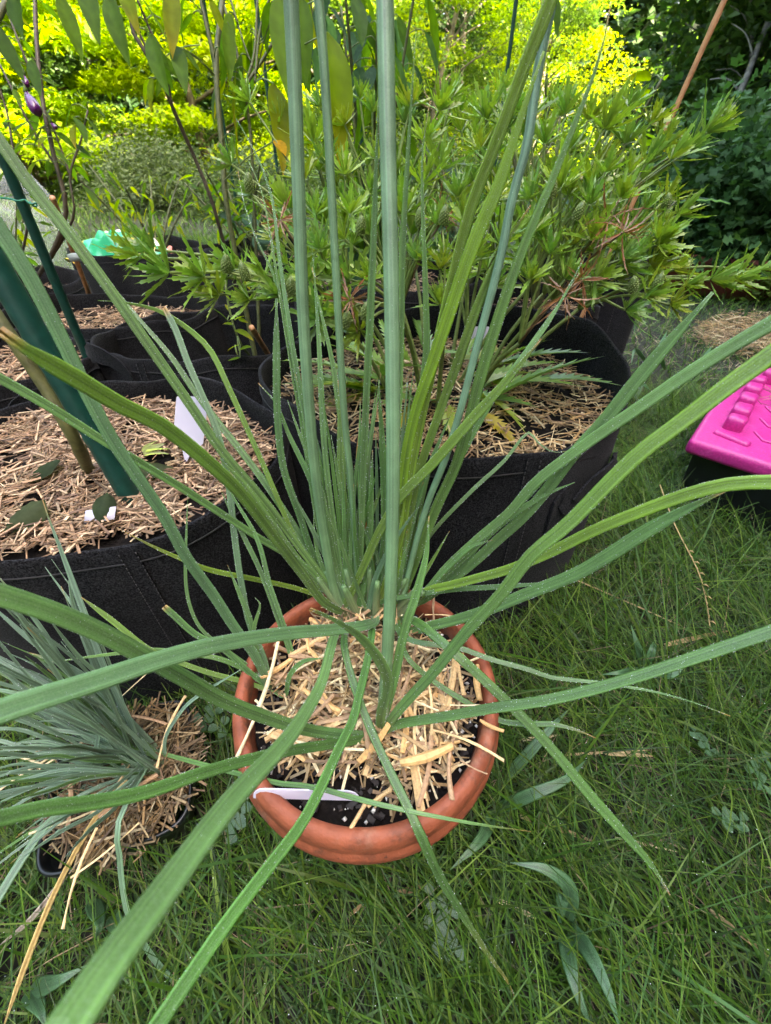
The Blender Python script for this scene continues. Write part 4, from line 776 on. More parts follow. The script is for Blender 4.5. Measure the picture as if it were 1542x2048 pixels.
def label_tag(label, bl, br, h, tilt, name='plant_label', point=True):
    """flat plastic tag with rounded top corners, standing between two ground points"""
    bl, br = np.asarray(bl, float), np.asarray(br, float); x = nrm(br-bl); W = np.linalg.norm(br-bl); up = nrm(np.array([0, 0, 1.])+tilt); nn = nrm(np.cross(x, up))
    out = [(-.5, 0), (.5, 0)]; r = .12
    for a in np.linspace(0, math.pi/2, 5): out.append((.5-r+r*math.cos(a), 1-r*W/h+r*W/h*math.sin(a)))
    for a in np.linspace(math.pi/2, math.pi, 5): out.append((-.5+r+r*math.cos(a), 1-r*W/h+r*W/h*math.sin(a)))
    if point: out = [(0, -.5), (.16, -.18)]+out[1:]+[out[0], (-.16, -.18)]
    mid = (bl+br)/2; pts = [mid+x*W*a+up*h*b for a, b in out]; n = len(pts); V = [p+nn*.0006 for p in pts]+[p-nn*.0006 for p in pts]
    me = bpy.data.meshes.new(name); me.from_pydata([tuple(p) for p in V], [], [tuple(range(n)), tuple(range(2*n-1, n-1, -1))]+[(i, n+i, n+(i+1) % n, (i+1) % n) for i in range(n)])
    a = me.attributes.new('col', 'FLOAT_COLOR', 'POINT'); a.data.foreach_set('color', np.ones(2*n*4)); me.materials.append(M_white)
    return tag(link(name, me), label, 'plant label')
q1, q2 = P(352, 882, .545), P(400, 888, .545)
label_tag('blank white plastic label standing upright in the straw-filled bag', q1-[.004, 0, 0], q2+[.004, 0, 0], .062, np.array([.32, .25, 0]))
q1, q2 = G(938, 700, .325), G(975, 700, .325); label_tag('white label half hidden among the spiky herb stems', q1, q2, .045, np.array([0, .2, 0]))
a, b = G(500, 1584, .206), G(718, 1592, .206); label_tag('lilac white plastic label lying edge-on across the front of the terracotta pot', a+[0, 0, -.016], b+[0, 0, -.012], .014, np.array([0, .25, 0]), point=False)
# scrap of white packaging and wilted leaves on the front-left bag
g = Geo(); c0 = G(200, 1030, .322)
boxes(g, [c0], [[1, .1, .1]], [[0, -.5, 1]], [[.035, .016, .0008]], [[.75, .75, .72]]); tag(g.build('paper_scrap', M_white), 'torn white scrap of packaging on straw near the thick stake', 'scrap')
WL = [broadleaf(1, .7, (.10, .13, .07), .6, 31, -.6), broadleaf(1, .6, (.06, .09, .05), .9, 32, -.5)]
for k, (u, v, u2, v2, m, t) in enumerate([(90, 1000, -15, 1050, 0, 'wilted grey-green leaf on straw at the edge of the bag'), (120, 920, 20, 935, 1, 'dark wilted leaf lying beside the leaning stem'), (255, 930, 345, 915, 0, 'fresh green torn leaf lying below the white label'), (215, 985, 190, 1030, 1, 'shrivelled dark leaf above the white scrap')]):
    a, b = G(u, v, .336), G(u2, v2, .335); L = b-a; o = link('fallen_leaf', WL[m]); Rm = rotm(nrm(L), random.uniform(-.3, .3))*np.linalg.norm(L); o.matrix_basis = Matrix(np.c_[np.r_[Rm, [[0, 0, 0]]], np.r_[a, 1]].tolist()); tag(o, t, 'leaf')
g = Geo()
PET = broadleaf(1, .34, (.50, .54, .30), .3, 51, .4); fb = thing('fallen_blossom', 'pale yellow-green fallen blossom lying under the white label', 'blossom', G(290, 905, .33))
for u, v, u2, v2 in [(286, 908, 330, 882), (288, 912, 336, 900), (288, 902, 312, 876), (290, 905, 340, 890), (284, 904, 300, 884)]: put_leaf(fb, G(u, v, .334), G(u2, v2, .342), PET, random.uniform(-.6, .6))
# ------------------------------------------------------------------ tote with pink lid
tc = np.array([.643, .766]); e1 = np.array([.745, -.667]); e2 = np.array([.667, .745]); TW, TD, TZ = .52, .56, .175
tote = thing('storage_tote', 'low black storage tote with bright pink ribbed lid standing on the lawn', 'storage tote', (*(tc+e1*TW/2+e2*TD/2), 0))
cen = tc+e1*TW/2+e2*TD/2; Rz = Matrix(((e1[0], e2[0], 0, cen[0]), (e1[1], e2[1], 0, cen[1]), (0, 0, 1, 0), (0, 0, 0, 1)))
g = Geo(); V = []
for z, k in ((.0, .86), (.004, .87), (.145, .93), (.15, .95), (.156, .95)):
    for sx, sy in ((-1, -1), (1, -1), (1, 1), (-1, 1)):
        p = Rz@Vector((sx*TW/2*k, sy*TD/2*k, z)); V.append(tuple(p))
g.add(V, np.array([[i*4+j, i*4+(j+1) % 4, (i+1)*4+(j+1) % 4, (i+1)*4+j] for i in range(4) for j in range(4)]+[[0, 3, 2, 1]])); g.build('tub', M_black, tote, smooth=False)
lid = rbox('lid', M_pink, tote, Rz@Matrix.Translation((0, 0, TZ-.014)), (TW, TD, .034), .011, 4)
def lp(name, x, y, z, dims, bev=.003, rz=0, m=None): return rbox(name, m or M_pink, lid, Rz@Matrix.Translation((x-TW/2, y-TD/2, z))@Matrix.Rotation(rz, 4, 'Z'), dims, bev)
for y0, L in ((.118, .036), (.185, .05), (.262, .044), (.338, .044), (.405, .036)): lp('rim_block', .058, y0, TZ+.012, (.036, L, .038), .008)
for x0 in (.10, .19, .28, .37, .45): lp('rim_block', x0, .465, TZ+.014, (.078, .04, .042), .009)
lp('rim_block', .066, .062, TZ+.003, (.07, .022, .014), .006, -.25); lp('rim_block', .24, .055, TZ+.003, (.15, .026, .014), .006)
lp('rim_block', .44, .055, TZ+.003, (.12, .026, .014), .006)
hx = .046; g = Geo(); pr = [(.0001, .0042), (.0375, .0042), (.0395, .0030), (.0405, -.003)]
lathe(g, pr, 6); HXM = g.mesh('panel', M_pink, False)
for iy in range(6):
    for ix in range(6):
        x = .135+ix*hx*1.5; y = .125+iy*hx*1.732+(hx*.866 if ix % 2 else 0)
        if x > TW-.05 or y > .425: continue
        o = link('panel', HXM, lid); o.matrix_basis = Rz@Matrix.Translation((x-TW/2, y-TD/2, TZ+.003))
r_ = np.random.default_rng(4); n = 260; g = Geo(); P0 = np.array([(Rz@Vector((.17-TW/2+.045*a, .36-TD/2+.055*b, TZ+.006+.014*abs(c))))[:] for a, b, c in r_.normal(0, 1, (n, 3))]); a_ = r_.random(n)*6.28
boxes(g, P0, np.stack([np.cos(a_), np.sin(a_), r_.normal(0, .4, n)], 1), nrm(np.stack([r_.normal(0, .5, n), r_.normal(0, .5, n), np.ones(n)], 1)), np.stack([r_.uniform(.01, .05, n), r_.uniform(.0008, .002, n), np.full(n, .0008)], 1), REDC[r_.integers(0, 6, n)]*1.2)
tag(g.build('straw_tuft', M_straw, smooth=False), 'tangled dry grass tuft lying on the pink lid', 'dry grass', None, 'stuff')
# ------------------------------------------------------------------ plastic cover and sack
M_clear = bpy.data.materials.new('clear_sheet'); M_clear.use_nodes = True; _b = M_clear.node_tree.nodes['Principled BSDF']; _b.inputs['Base Color'].default_value = (.62, .68, .72, 1); _b.inputs['Roughness'].default_value = .18; _b.inputs['Alpha'].default_value = .16
def sheet(name, label, cat, pos, rx, ry, h, m, seed, col=(1, 1, 1), amp=.03, nn=44):
    r_ = np.random.default_rng(seed); U, Vv = np.meshgrid(np.linspace(-1, 1, nn), np.linspace(-1, 1, nn), indexing='ij'); rr = np.sqrt(U**2+Vv**2).clip(0, 1.3)
    z = h*np.sqrt(np.clip(1.02-np.clip(rr, 0, 1)**2, 0, 1)); w_ = sum(a*np.sin(f1*U+f2*Vv+p) for a, f1, f2, p in zip(r_.uniform(.2, 1, 14), r_.normal(0, 11, 14), r_.normal(0, 11, 14), r_.uniform(0, 6, 14)))*amp*.35
    pts = np.stack([pos[0]+rx*U*(1-.12*rr), pos[1]+ry*Vv*(1-.12*rr), pos[2]+z+w_*(z > 0)], -1).reshape(-1, 3); i, j = np.meshgrid(np.arange(nn-1), np.arange(nn-1), indexing='ij')
    g = Geo(); g.add(pts, np.stack([i*nn+j, (i+1)*nn+j, (i+1)*nn+j+1, i*nn+j+1], -1).reshape(-1, 4), None, col if np.ndim(col) == 1 else col.reshape(-1, 3)); return tag(g.build(name, m), label, cat)
sheet('plastic_cover', 'crinkled clear plastic cover draped behind the purple pepper plant', 'plastic cover', (-2.2, 2.85, .0), .48, .34, .68, M_clear, 2, amp=.05, nn=70)
M_sack = mat('sack_film', rough=.22, noise=(20, .05)); nn = 44; cs = np.zeros((nn, nn, 3)); cs[:] = (.01, .34, .16); cs[:, 26:34] = (.75, .75, .7); cs[28:40, 8:20] = (.7, .5, .05); cs[34:44, 30:44] = (.75, .25, .2); cs[:7] = (.6, .42, .08)
sheet('soil_sack', 'shiny green and white plastic sack lying on a grow bag behind the bamboo cane', 'sack', (-1.13, 2.08, .29), .21, .16, .09, M_sack, 5, cs, .018, nn)
# ------------------------------------------------------------------ leaf masses
def leafcloud(g, cen, size, col, nrmz=.7, seed=0, lobe=False, asp=.55):
    """bent diamond leaves at the given centres"""
    r_ = np.random.default_rng(seed); n = len(cen); d = nrm(r_.normal(size=(n, 3))*[1, 1, .5]+[0, 0, -.15]); up = nrm(r_.normal(size=(n, 3))*(1-nrmz)+np.array([0, 0, nrmz])); s = nrm(np.cross(up, d)); u = np.cross(d, s); L = np.broadcast_to(size, (n,))*r_.uniform(.6, 1.25, n)
    if not lobe:
        pr = np.array([[-.5, 0, 0], [-.05, -asp/2, .06], [.5, 0, -.08], [-.05, asp/2, .06]])
        v = cen[:, None]+L[:, None, None]*(pr[None, :, :1]*d[:, None]+pr[None, :, 1:2]*s[:, None]+pr[None, :, 2:]*u[:, None])
        g.add(v.reshape(-1, 3), np.arange(n*4).reshape(n, 4), None, np.repeat(col, 4, 0))
    else:
        pr = np.array([[-.5, 0, 0], [-.25, -.45, .05], [0, -.16, 0], [.2, -.42, .04], [.25, -.12, 0], [.55, 0, -.06], [.25, .12, 0], [.2, .42, .04], [0, .16, 0], [-.25, .45, .05]])
        v = cen[:, None]+L[:, None, None]*(pr[None, :, :1]*d[:, None]+pr[None, :, 1:2]*s[:, None]+pr[None, :, 2:]*u[:, None]); k = (np.arange(n)*10)[:, None]
        q = np.concatenate([k+np.array([[0, 1, 2, 8]]), k+np.array([[2, 3, 4, 6]]), k+np.array([[2, 6, 7, 8]])]); t = np.concatenate([k+np.array([[0, 8, 9]]), k+np.array([[4, 5, 6]])])
        g.add(v.reshape(-1, 3), q, t, np.repeat(col, 10, 0))
def crown_pts(r_, h0, h1, R, nb, per, flat=.3, br=(.7, 1.5), core=.25, skirt=False):
    """boughs: flattened clumps spread through the crown"""
    P_, C_ = [], []
    for k in range(nb):
        f = (k+r_.random())/nb; z = h0+(h1-h0)*f; prof = (1.15-.8*f**1.4) if skirt else math.sqrt(max(.05, math.sin(math.pi*min(1, f*.75+.22)))); rad = R*prof*(core+(1-core)*math.sqrt(r_.random())); a = k*2.39996+r_.normal(0, .3)
        c = np.array([rad*math.cos(a), rad*math.sin(a), z]); b = r_.uniform(*br)
        q = nrm(r_.normal(size=(per, 3)))*(r_.random((per, 1))**.38)*[b*.82, b*.82, b*flat]+r_.normal(size=(per, 3))*[b*.07, b*.07, .03]; q[:, 2] -= .12*(q[:, 0]**2+q[:, 1]**2)/b
        P_.append(q+c); C_.append(c)
    return np.concatenate(P_), np.array(C_)
def tree_meshes(seed, h0, h1, R, nb, per, leaf, cols, flat=.3, br=(.7, 1.5), trunk=.16, bark=(.10, .075, .05), skirt=False):
    r_ = np.random.default_rng(seed); pts, cs = crown_pts(r_, h0, h1, R, nb, per, flat, br, .25 if not skirt else .45, skirt)
    cl = np.asarray(cols)[r_.integers(0, len(cols), nb)]; col = np.repeat(cl, per, 0)*r_.uniform(.75, 1.25, (len(pts), 1)); g = Geo(); leafcloud(g, pts, leaf, col, .9 if skirt else .62, seed)
    crown = g.mesh('crown', M_tree, False); g = Geo()
    tp = smoothpath([[0, 0, -.1], [r_.normal(0, .1), r_.normal(0, .1), h1*.3], [r_.normal(0, .25), r_.normal(0, .25), h1*.65], [r_.normal(0, .3), r_.normal(0, .3), h1*.93]], 16); tube(g, tp, trunk*np.linspace(1.1, .12, 16), 9, np.asarray(bark))
    for c in cs[::2]:
        b = tp[min(15, int(max(.08, (c[2]-.25*(h1-h0)*.3)/h1)*15))]; tube(g, smoothpath([b, (b+c)/2+[0, 0, .12], c], 7), np.linspace(trunk*.28, .012, 7), 5, np.asarray(bark)*.9)
    return crown, g.mesh('trunk', M_bark)
def place_tree(ms, label, x, y, s=1., rz=0., group=None, name='tree', zs=1.):
    t = thing(name, label, 'tree', (x, y, 0), group); t.rotation_euler = (0, 0, rz); t.scale = (s, s, s*zs)
    for nm, me in (('crown', ms[0]), ('trunk', ms[1])):
        o = bpy.data.objects.new(nm, me); COL.objects.link(o); o.parent = t
    return t
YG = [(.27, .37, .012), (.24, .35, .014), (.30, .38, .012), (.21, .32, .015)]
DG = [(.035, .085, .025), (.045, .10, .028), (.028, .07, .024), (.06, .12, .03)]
MG = [(.08, .15, .03), (.10, .18, .03), (.065, .13, .03)]
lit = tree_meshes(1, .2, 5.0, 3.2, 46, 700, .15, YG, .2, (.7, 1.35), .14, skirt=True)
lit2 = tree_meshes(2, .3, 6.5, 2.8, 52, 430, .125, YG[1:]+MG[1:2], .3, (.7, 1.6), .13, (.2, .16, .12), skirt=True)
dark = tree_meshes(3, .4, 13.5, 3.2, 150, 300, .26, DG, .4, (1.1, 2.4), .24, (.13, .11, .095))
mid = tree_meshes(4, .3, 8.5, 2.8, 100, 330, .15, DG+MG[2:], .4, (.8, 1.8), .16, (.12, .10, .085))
place_tree(lit, 'sunlit yellow-green tree with layered boughs behind the purple pepper plant', -7.6, 11.5, 1, .3)
place_tree(lit, 'sunlit yellow-green tree with layered boughs behind the slanting dark stems', -4.0, 12.4, .95, 2.1)
place_tree(lit2, 'sunlit yellow-green tree behind the tall pepper plant', -1.6, 15.5, 1.0, 1.)
place_tree(lit2, 'loose sunlit tree behind the flower stalks', 1.6, 18.5, 1.05, 3.)
place_tree(lit2, 'golden sunlit tree left of the dark trees above the herb', 5.4, 20.5, 1.0, 4.4)
place_tree(lit, 'sunlit tree at the wood edge above the clear plastic cover', -11.5, 12.5, 1.1, 4)
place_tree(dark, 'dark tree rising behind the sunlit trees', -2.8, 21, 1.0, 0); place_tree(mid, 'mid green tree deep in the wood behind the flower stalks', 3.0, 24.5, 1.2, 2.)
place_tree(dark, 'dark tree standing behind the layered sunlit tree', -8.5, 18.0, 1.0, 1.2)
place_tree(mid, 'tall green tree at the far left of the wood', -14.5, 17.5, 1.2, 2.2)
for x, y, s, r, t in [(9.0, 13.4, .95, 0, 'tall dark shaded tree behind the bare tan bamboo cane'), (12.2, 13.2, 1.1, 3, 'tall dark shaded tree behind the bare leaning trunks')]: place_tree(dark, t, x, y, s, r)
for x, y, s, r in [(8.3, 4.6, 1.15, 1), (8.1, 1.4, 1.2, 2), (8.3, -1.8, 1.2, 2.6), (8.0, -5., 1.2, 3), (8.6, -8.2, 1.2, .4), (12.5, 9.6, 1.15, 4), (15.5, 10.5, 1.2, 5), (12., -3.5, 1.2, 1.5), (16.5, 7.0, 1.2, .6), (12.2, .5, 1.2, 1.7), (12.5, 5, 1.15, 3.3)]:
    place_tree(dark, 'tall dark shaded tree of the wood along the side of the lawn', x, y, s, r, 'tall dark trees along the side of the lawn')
for x, y, s, r in [(-9.5, 6.5, 1., 0), (-9.0, 2.2, 1.05, 1), (-8.8, -2., 1., 2), (-7.0, -6., 1.05, 3), (-3., -8.2, 1., 4), (1.4, -8.6, 1.05, 5), (5., -8., 1., 1.4)]:  # out-of-view trees, added to cut low sky light and deepen contrast
    place_tree(mid, 'unseen mid green tree added around the garden to block low sky', x, y, s, r, 'unseen trees added to block low sky')
# bare leaning grey trunks against the dark wood
for (u, v, u2, v2, Z, r) in ((1465, 215, 1545, 20, 8.2, .06), (1495, 150, 1500, -40, 8.6, .035)):
    g = Geo(); a, b = P(u, v, Z), P(u2, v2, Z); a0 = np.array([a[0]-(b[0]-a[0])*.5, a[1], -.05]); c = smoothpath([a0, a, b, b+(b-a)*.8], 16); tube(g, c, np.linspace(r*1.2, r*.5, 16), 8, (.17, .16, .14))
    for f, du, dv in ((5, -60, -25), (7, -45, -70), (8, 40, -60)): q = c[f]; e = q+P(u+du, v+dv, Z)-P(u, v, Z); tube(g, smoothpath([q, (q+e)/2+[0, 0, .1], e], 6), np.linspace(r*.35, .008, 6), 5, (.2, .19, .17))
    tag(g.build('bare_trunk', M_bark), 'bare grey leaning trunk with thin dead limbs against the dark wood' if u == 1465 else 'slender bare trunk close to the leaning grey one', 'tree')
# undergrowth at the edge of the lawn
r_ = np.random.default_rng(6); n = 26000; x = r_.uniform(-16, 13, n); y = 10.2+r_.random(n)**1.5*10; hh = .55+.35*np.sin(x*1.3)+.25*np.sin(x*3.1+1); z = r_.random(n)*hh*(1+.12*(y-10)); g = Geo()
leafcloud(g, np.stack([x, y, z], 1), .11, np.array(MG)[r_.integers(0, 3, n)]*r_.uniform(.6, 1.2, (n, 1))*.8, .4, 5); tag(g.build('undergrowth', M_tree, smooth=False), 'low mixed undergrowth along the far edge of the lawn', 'undergrowth', None, 'stuff')
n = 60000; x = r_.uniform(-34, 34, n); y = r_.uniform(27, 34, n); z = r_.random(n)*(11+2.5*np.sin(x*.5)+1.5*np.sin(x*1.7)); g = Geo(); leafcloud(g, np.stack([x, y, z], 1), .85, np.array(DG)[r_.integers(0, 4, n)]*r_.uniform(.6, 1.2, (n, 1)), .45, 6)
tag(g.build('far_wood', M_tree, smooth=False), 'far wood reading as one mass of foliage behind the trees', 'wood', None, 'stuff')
def shrub(label, x, y, R, h, n, leaf, cols, seed, name='shrub', lobe=False, z0=.0, cat='shrub', nz=.5):
    r_ = np.random.default_rng(seed); t = thing(name, label, cat, (x, y, z0)); g = Geo(); th = r_.random(n)*6.283; ph = np.arccos(r_.random(n)); nb = 40
    ca = nrm(r_.normal(size=(nb, 3))*[1, 1, .8]); ca[:, 2] = np.abs(ca[:, 2]); ca = ca*r_.uniform(.45, 1.0, (nb, 1)); k = r_.integers(0, nb, n)
    p = ca[k]*[R, R, h]+r_.normal(size=(n, 3))*[R*.19, R*.19, h*.14]; p[:, 2] = np.abs(p[:, 2])
    leafcloud(g, p+[x, y, z0], leaf, np.asarray(cols)[k % len(cols)]*r_.uniform(.7, 1.25, (n, 1)), nz, seed, lobe); g.build('foliage', M_shrub, t, smooth=False); g = Geo()
    for c in ca[::2]: e = c*[R, R, h]; tube(g, smoothpath([[x, y, z0], np.array([x, y, z0])+e*[.4, .4, .6], np.array([x, y, z0])+e], 6), np.linspace(.006, .002, 6)*(1+R), 5, (.08, .09, .035))
    g.build('stems', M_stem, t); return t
shrub('grey-green fine shrub below the sunlit trees', -3.3, 7.6, 1.0, .95, 9000, .06, [(.09, .13, .06), (.075, .115, .05), (.10, .14, .06)], 31)
shrub('grey-green shrub behind the green sack', -1.9, 7.0, .9, .7, 7000, .06, [(.085, .13, .05), (.07, .11, .045)], 32)
shrub('olive shrub behind the tall grass and grow bags', -.3, 8.2, 1.2, .8, 8000, .07, [(.07, .12, .04), (.09, .15, .04)], 33)
shrub('shaded shrub at the foot of the dark trees', 6.0, 9.5, 1.2, 1.3, 7000, .10, DG, 34)
bush = shrub('dense dark green ferny bush in the brick-red planter', 2.25, 3.05, .74, .75, 17000, .055, [(.035, .10, .035), (.045, .12, .04), (.03, .085, .03), (.06, .14, .045)], 35, 'ferny_bush', True, .16, 'bush')
g = Geo(); lathe(g, [(.02, 0), (.40, 0), (.43, .06), (.46, .15), (.475, .16), (.475, .20), (.455, .205), (.44, .19), (.42, .14)], 40, (2.15, 3.0, 0)); M_red = mat('planter_clay', (.16, .035, .022), rough=.7, noise=(20, .25), bump=.2); tag(g.build('planter', M_red), 'wide brick-red planter under the dark ferny bush', 'planter')
fl = thing('marigold_plant', 'small plant with yellow-orange flowers in front of the red planter', 'flower', (2.12, 2.52, 0)); g = Geo(); r_ = np.random.default_rng(9)
leafcloud(g, r_.normal(size=(500, 3))*[.07, .06, .05]+[2.12, 2.52, .12], .035, np.array([[.12, .2, .03]])*r_.uniform(.6, 1.3, (500, 1)), .4, 3); g.build('foliage', M_veg, fl, smooth=False)
for dx, dz in ((-.04, .20), (.05, .17), (.0, .14), (.1, .22)):
    g = Geo(); leafcloud(g, r_.normal(size=(60, 3))*[.012, .012, .008]+[2.12+dx, 2.49, dz], .016, np.array([[.75, .36, .02]])*r_.uniform(.8, 1.1, (60, 1)), .4, 3); g.build('flower', M_veg, fl, smooth=False)
# ------------------------------------------------------------------ lawn
def inbag(x, y, m=0.):
    k = np.hypot(x-PC[0], y-PC[1]) < .100+m
    for B in BAGS.values(): k |= ((x-B['cx'])/(B['a']+.02+m))**2+((y-B['cy'])/(B['b']+.02+m))**2 < 1
    k |= (np.abs((x-NP[0])*math.cos(.35)+(y-NP[1])*math.sin(.35)) < .07+m) & (np.abs(-(x-NP[0])*math.sin(.35)+(y-NP[1])*math.cos(.35)) < .07+m)
    lx = (x-cen[0])*e1[0]+(y-cen[1])*e1[1]; ly = (x-cen[0])*e2[0]+(y-cen[1])*e2[1]; k |= (np.abs(lx) < TW*.44) & (np.abs(ly) < TD*.44)
    k |= np.hypot(x-2.15, y-3.0) < .42
    return k
def patch(x, y): return .5+.25*np.sin(x*5.3+1.1)*np.cos(y*4.1)+.15*np.sin(x*11+y*9)+.1*np.sin(x*23-y*19)
def blades(g, x, y, L, W, seed, cols, lean=.75, curl=.5, seg=4, dirb=None):
    r_ = np.random.default_rng(seed); n = len(x); a = r_.random(n)*6.283
    if dirb is not None: a = np.where(r_.random(n) < .45, dirb+r_.normal(0, .5, n), a)
    ln = np.clip(r_.normal(lean, .28, n), .1, 1.35); cu = np.abs(r_.normal(curl, .35, n)); t = np.linspace(0, 1, seg+1)
    ang = ln[:, None]+cu[:, None]*t[None]*1.3; st = L[:, None]/seg
    hx = np.cumsum(np.c_[np.zeros(n), (np.sin(ang)*st)[:, :-1]], 1); hz = np.cumsum(np.c_[np.zeros(n), (np.cos(ang)*st)[:, :-1]], 1)
    hz = np.maximum(hz, .004+.02*r_.random((n, 1))*t[None]); d = np.stack([np.cos(a), np.sin(a)], 1)
    c = np.stack([x[:, None]+hx*d[:, :1], y[:, None]+hx*d[:, 1:], ground_h(x, y)[:, None]+hz], -1)
    sa = a+np.pi/2+r_.normal(0, .5, n); s = np.stack([np.cos(sa), np.sin(sa), r_.normal(0, .3, n)], 1); w = (W[:, None]*np.clip(1.05-t[None]**2, .06, 1))[..., None]*.5
    v = np.stack([c-s[:, None]*w, c+s[:, None]*w], 2).reshape(n, -1, 3); k = (np.arange(n)*(seg+1)*2)[:, None, None]; i = np.arange(seg)[None, :, None]*2
    q = (k+i+np.array([0, 1, 3, 2])[None, None]).reshape(-1, 4); cc = np.asarray(cols)[r_.integers(0, len(cols), n)]*r_.uniform(.4, 1.45, (n, 1))
    g.add(v.reshape(-1, 3), q, None, np.repeat(cc, (seg+1)*2, 0))
GC = [(.046, .115, .011), (.066, .142, .013), (.030, .082, .010), (.098, .165, .022), (.048, .118, .028)]
TC = [(.20, .15, .085), (.15, .11, .07), (.26, .20, .12), (.12, .10, .06)]
def scatter(n, x0, x1, y0, y1, seed, tag_=0.):
    r_ = np.random.default_rng(seed); x = r_.uniform(x0, x1, n); y = r_.uniform(y0, y1, n); k = ~inbag(x, y, tag_); return x[k], y[k], r_
g = Geo()
x, y, r_ = scatter(66000, -.75, 1.25, -.25, 1.35, 1); pa = patch(x, y); k = r_.random(len(x)) < np.clip(.2+pa*1.3, .2, 1); x, y = x[k], y[k]
blades(g, x, y, r_.uniform(.04, .19, len(x)), r_.uniform(.0009, .0024, len(x))*np.where(r_.random(len(x)) < .08, 1.9, 1), 2, GC, .9, .5, 5, 2.2)
x, y, r_ = scatter(26000, -.8, 3.4, 1.3, 4.6, 3); blades(g, x, y, r_.uniform(.04, .10, len(x)), r_.uniform(.002, .004, len(x)), 4, np.array(GC)*1.25, .7, .5, 3)
x, y, r_ = scatter(22000, -3.5, -.4, .9, 5.0, 13); blades(g, x, y, r_.uniform(.05, .16, len(x)), r_.uniform(.002, .005, len(x)), 14, np.array(GC)*1.2, .55, .5, 3)
x, y, r_ = scatter(30000, -9, 9, 4.5, 11, 5); blades(g, x, y, r_.uniform(.06, .14, len(x)), r_.uniform(.006, .012, len(x)), 6, np.array(GC)*1.3, .6, .5, 2)
tag(g.build('grass', M_grass, smooth=False), 'fine dewy green lawn grass around the pots and bags', 'grass', None, 'stuff')
g = Geo()
x, y, r_ = scatter(15000, -.75, 1.25, -.25, 1.35, 7); pa = patch(x, y); k = r_.random(len(x)) < np.clip(1.15-pa*1.1, .15, 1); x, y = x[k], y[k]
blades(g, x, y, r_.uniform(.02, .11, len(x)), r_.uniform(.0008, .0018, len(x)), 8, TC, 1.05, .4, 3)
x, y, r_ = scatter(9000, .6, 3.4, .9, 3.2, 17); k = r_.random(len(x)) < np.exp(-((x-1.75)**2/.35+(y-1.75)**2/.16))*1.4+.1; x, y = x[k], y[k]
blades(g, x, y, r_.uniform(.03, .09, len(x)), r_.uniform(.001, .003, len(x)), 18, np.array(TC)*1.5, 1.2, .5, 2)
tag(g.build('dry_thatch', M_straw, smooth=False), 'dry tan thatch and dead grass lying between the lawn blades', 'thatch', None, 'stuff')
# heap of cut dry grass by the tote
mulch('dry_grass_heap', 'pale heap of cut dry grass spread on the lawn beyond the tote', 1.95, 1.85, .62, .36, .012, 5200, (.02, .10), STRAWC*1.15, 61, (.0012, .003), .05)
# loose straws on the lawn, each its own
for k, (u1, v1, u2, v2, W, z, t) in enumerate([(1130, 1150, 1385, 1262, .004, .05, 'thin pale straw stalk lying across the grass toward the seed stalk'), (1330, 1290, 1455, 1262, .012, .04, 'broad flat golden straw piece on the grass'), (1040, 1632, 1195, 1685, .009, .03, 'tan straw stalk in the grass right of the pot'), (995, 1800, 1080, 1840, .008, .025, 'broken tan straw in the grass below the pot'),
        (1210, 1506, 1305, 1512, .010, .03, 'flat pale straw in the grass beside the pot leaves'), (1020, 1590, 1150, 1560, .009, .03, 'straw piece in the grass next to the pot rim'), (1420, 1820, 1545, 1920, .008, .03, 'long brownish straw lying in the grass'), (1230, 1675, 1360, 1705, .004, .03, 'thin tan straw in the grass near the long leaf tip'), (1130, 1510, 1300, 1500, .005, .035, 'slender straw behind the flat pale straw'),
        (700, 1830, 735, 1800, .006, .03, 'short straw chip in the grass under the pot'), (790, 1790, 850, 1770, .010, .025, 'pale straw chip tucked in grass below the pot front'), (1045, 1480, 1120, 1470, .007, .04, 'straw scrap between pot and lawn leaves')]):
    z *= .6; a, b = G(u1, v1, z), G(u2, v2, z*.6); g = Geo(); m = (a+b)/2+[0, 0, .001]; strap(g, smoothpath([a, m, b], 12), W*.62, col=STRAWC[k % 4]*1.0, taper=.6, ntip=.3, flat=.2, base=.7, roll=.2); tag(g.build('straw', M_straw), t, 'straw')
g = Geo(); c = smoothpath([G(1320, 970, .12), G(1350, 1050, .11), G(1395, 1140, .08), G(1412, 1200, .06), G(1420, 1255, .04)], 30); tube(g, c, np.linspace(.0012, .0010, 30), 6, (.42, .31, .14))
for k in range(14): q = c[16+k]; s = (-1)**k; tube(g, [q, q+[s*.003, -.003, .003], q+[s*.004, -.008, .004]], [.001, .0016, .0004], 5, (.42, .30, .14))
tag(g.build('seed_stalk', M_straw), 'dry arching grass seed stalk standing on the lawn near the tote', 'seed stalk')
g = Geo(); rr = .022; q = G(1475, 1010, .02); U_, V_ = np.meshgrid(np.linspace(0, 6.283, 14, endpoint=False), np.linspace(.1, 3.04, 8), indexing='ij'); lump = 1+.18*np.sin(3*U_+1)*np.sin(2*V_)
g.add(np.stack([q[0]+rr*1.2*lump*np.cos(U_)*np.sin(V_), q[1]+rr*lump*np.sin(U_)*np.sin(V_), q[2]+rr*.8*np.cos(V_)], -1).reshape(-1, 3), np.array([[i*8+j, ((i+1) % 14)*8+j, ((i+1) % 14)*8+j+1, i*8+j+1] for i in range(14) for j in range(7)]), None, (.28, .26, .24)); tag(g.build('stone', M_bark), 'small grey stone in the grass below the tote', 'stone')
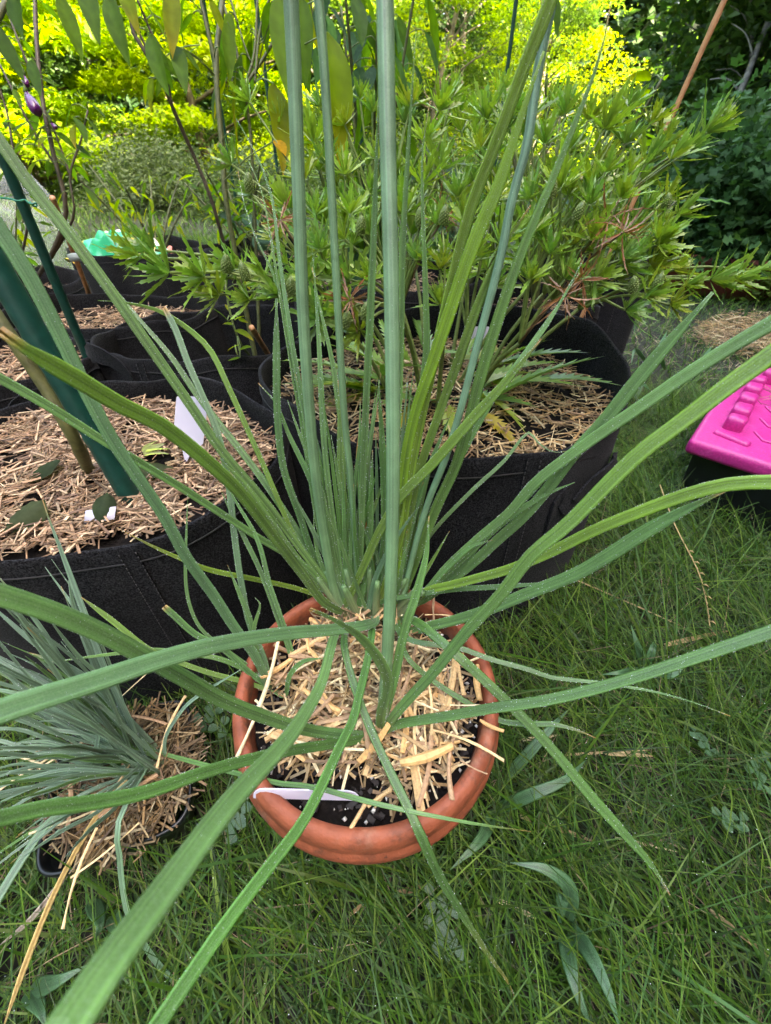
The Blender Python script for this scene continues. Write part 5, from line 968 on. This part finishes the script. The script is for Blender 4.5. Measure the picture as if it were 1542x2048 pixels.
# broad weed grass blades
def weed(label, pts_list, col, W, name='weed_grass'):
    t = thing(name, label, 'weed', tuple(G(pts_list[0][0][0], pts_list[0][0][1], 0)))
    for pts in pts_list:
        c = smoothpath([G(u, v, z) for u, v, z in pts], 20); g = Geo(); strap(g, c, W, col=np.asarray(col)*random.uniform(.85, 1.15), taper=.35, ntip=.05, flat=.06, base=.5, roll=random.uniform(-.3, .3)); g.build('leaf', M_leaf, t)
WC = np.array([.06, .16, .06])
weed('wide-bladed weed grass arching in the lawn below the pot leaves', [[(1130, 1850, .01), (1140, 1780, .06), (1095, 1740, .075), (1020, 1725, .07)], [(1130, 1850, .01), (1175, 1900, .06), (1215, 1980, .07), (1240, 2060, .06)], [(1130, 1850, .01), (1140, 1930, .05), (1160, 2000, .05), (1185, 2060, .04)], [(1130, 1850, .01), (1125, 1790, .04), (1118, 1860, .02)]], WC*1.1, .016)
weed('wide-bladed weed grass growing right against the pot rim', [[(990, 1620, .01), (1060, 1590, .06), (1130, 1560, .07), (1172, 1520, .06)], [(990, 1620, .01), (960, 1680, .05), (900, 1740, .05)], [(1010, 1560, .02), (1080, 1480, .06), (1135, 1420, .06)]], WC, .014)
weed('small dewy weed with pointed leaves between the straw stalks', [[(1290, 1340, .01), (1240, 1345, .05), (1200, 1350, .04)], [(1290, 1340, .01), (1305, 1300, .05), (1310, 1280, .04)], [(1290, 1340, .01), (1275, 1290, .06), (1262, 1250, .08)], [(1290, 1340, .01), (1340, 1350, .04), (1375, 1325, .05)]], WC*1.15, .012)
weed('broad weed blades in the grass under the left leaves', [[(60, 1980, .01), (110, 1965, .05), (175, 1930, .05)], [(60, 1980, .01), (80, 2020, .05), (95, 2060, .05)], [(185, 1800, .01), (200, 1850, .05), (190, 1880, .04)], [(220, 1830, .01), (235, 1860, .04), (215, 1900, .04)]], WC*.9, .016)
weed('light weed blades along the tall bag wall beside the lawn', [[(1330, 740, .02), (1320, 700, .10), (1335, 660, .12)], [(1290, 720, .02), (1270, 700, .1), (1262, 730, .08)], [(1390, 740, .02), (1405, 720, .08), (1425, 690, .09)], [(1270, 800, .02), (1285, 770, .06), (1300, 780, .05)]], WC*1.2, .014)
# clover
def clover(label, spots):
    t = thing('clover', label, 'clover', tuple(G(spots[0][0], spots[0][1], 0)))
    for u, v, s in spots:
        q = G(u, v, .032); g = Geo(); c = np.array(WC)*random.uniform(.7, 1.0); k = random.random()*2
        for a in (0, 2.09, 4.19):
            a += k; d = np.array([math.cos(a), math.sin(a), .15]); e = np.array([-math.sin(a), math.cos(a), 0]); V = [q]
            for x_, w_ in ((.35, .28), (.7, .46), (1, .36), (1.08, .0), (1, -.36), (.7, -.46), (.35, -.28)): V.append(q+s*(d*x_+e*w_)-np.array([0, 0, .1*s*x_*x_]))
            g.add(V, None, [[0, i, i+1] for i in range(1, 7)], c)
        tube(g, smoothpath([G(u, v, 0)+[.006, 0, 0], G(u, v, .02), q], 5), .0006, 4, (.08, .12, .05)); g.build('leaflets', M_leaf, t, smooth=False)
clover('clover with rounded blue-green leaflets in the grass in front of the pot', [(888, 1880, .013), (872, 1850, .012), (905, 1895, .012), (868, 1795, .012), (895, 1825, .012)])
clover('loose clover patch in the lawn among fine grass', [(1400, 1480, .010), (1420, 1500, .009), (1445, 1630, .011), (1465, 1650, .010), (1480, 1640, .011), (1510, 1540, .012), (1530, 1520, .012), (1525, 1570, .011), (1390, 1465, .009)])
clover('lobed leafy weed between the two pots', [(405, 1440, .016), (440, 1455, .015), (425, 1425, .014), (445, 1640, .016), (465, 1655, .015), (480, 1630, .014)])
# dew on the lawn
r_ = np.random.default_rng(12); n = 2600; x = r_.uniform(-.5, 1.1, n); y = r_.uniform(-.15, 1.2, n); k = ~inbag(x, y, .02); g = Geo(); grains(g, np.stack([x, y, .02+.06*r_.random(n)], 1)[k], r_.uniform(.0002, .0006, n)[k], (1, 1, 1), .1); tag(g.build('dew_drops', M_dew), 'tiny clear dew drops sparkling in the lawn grass', 'dew', None, 'stuff')
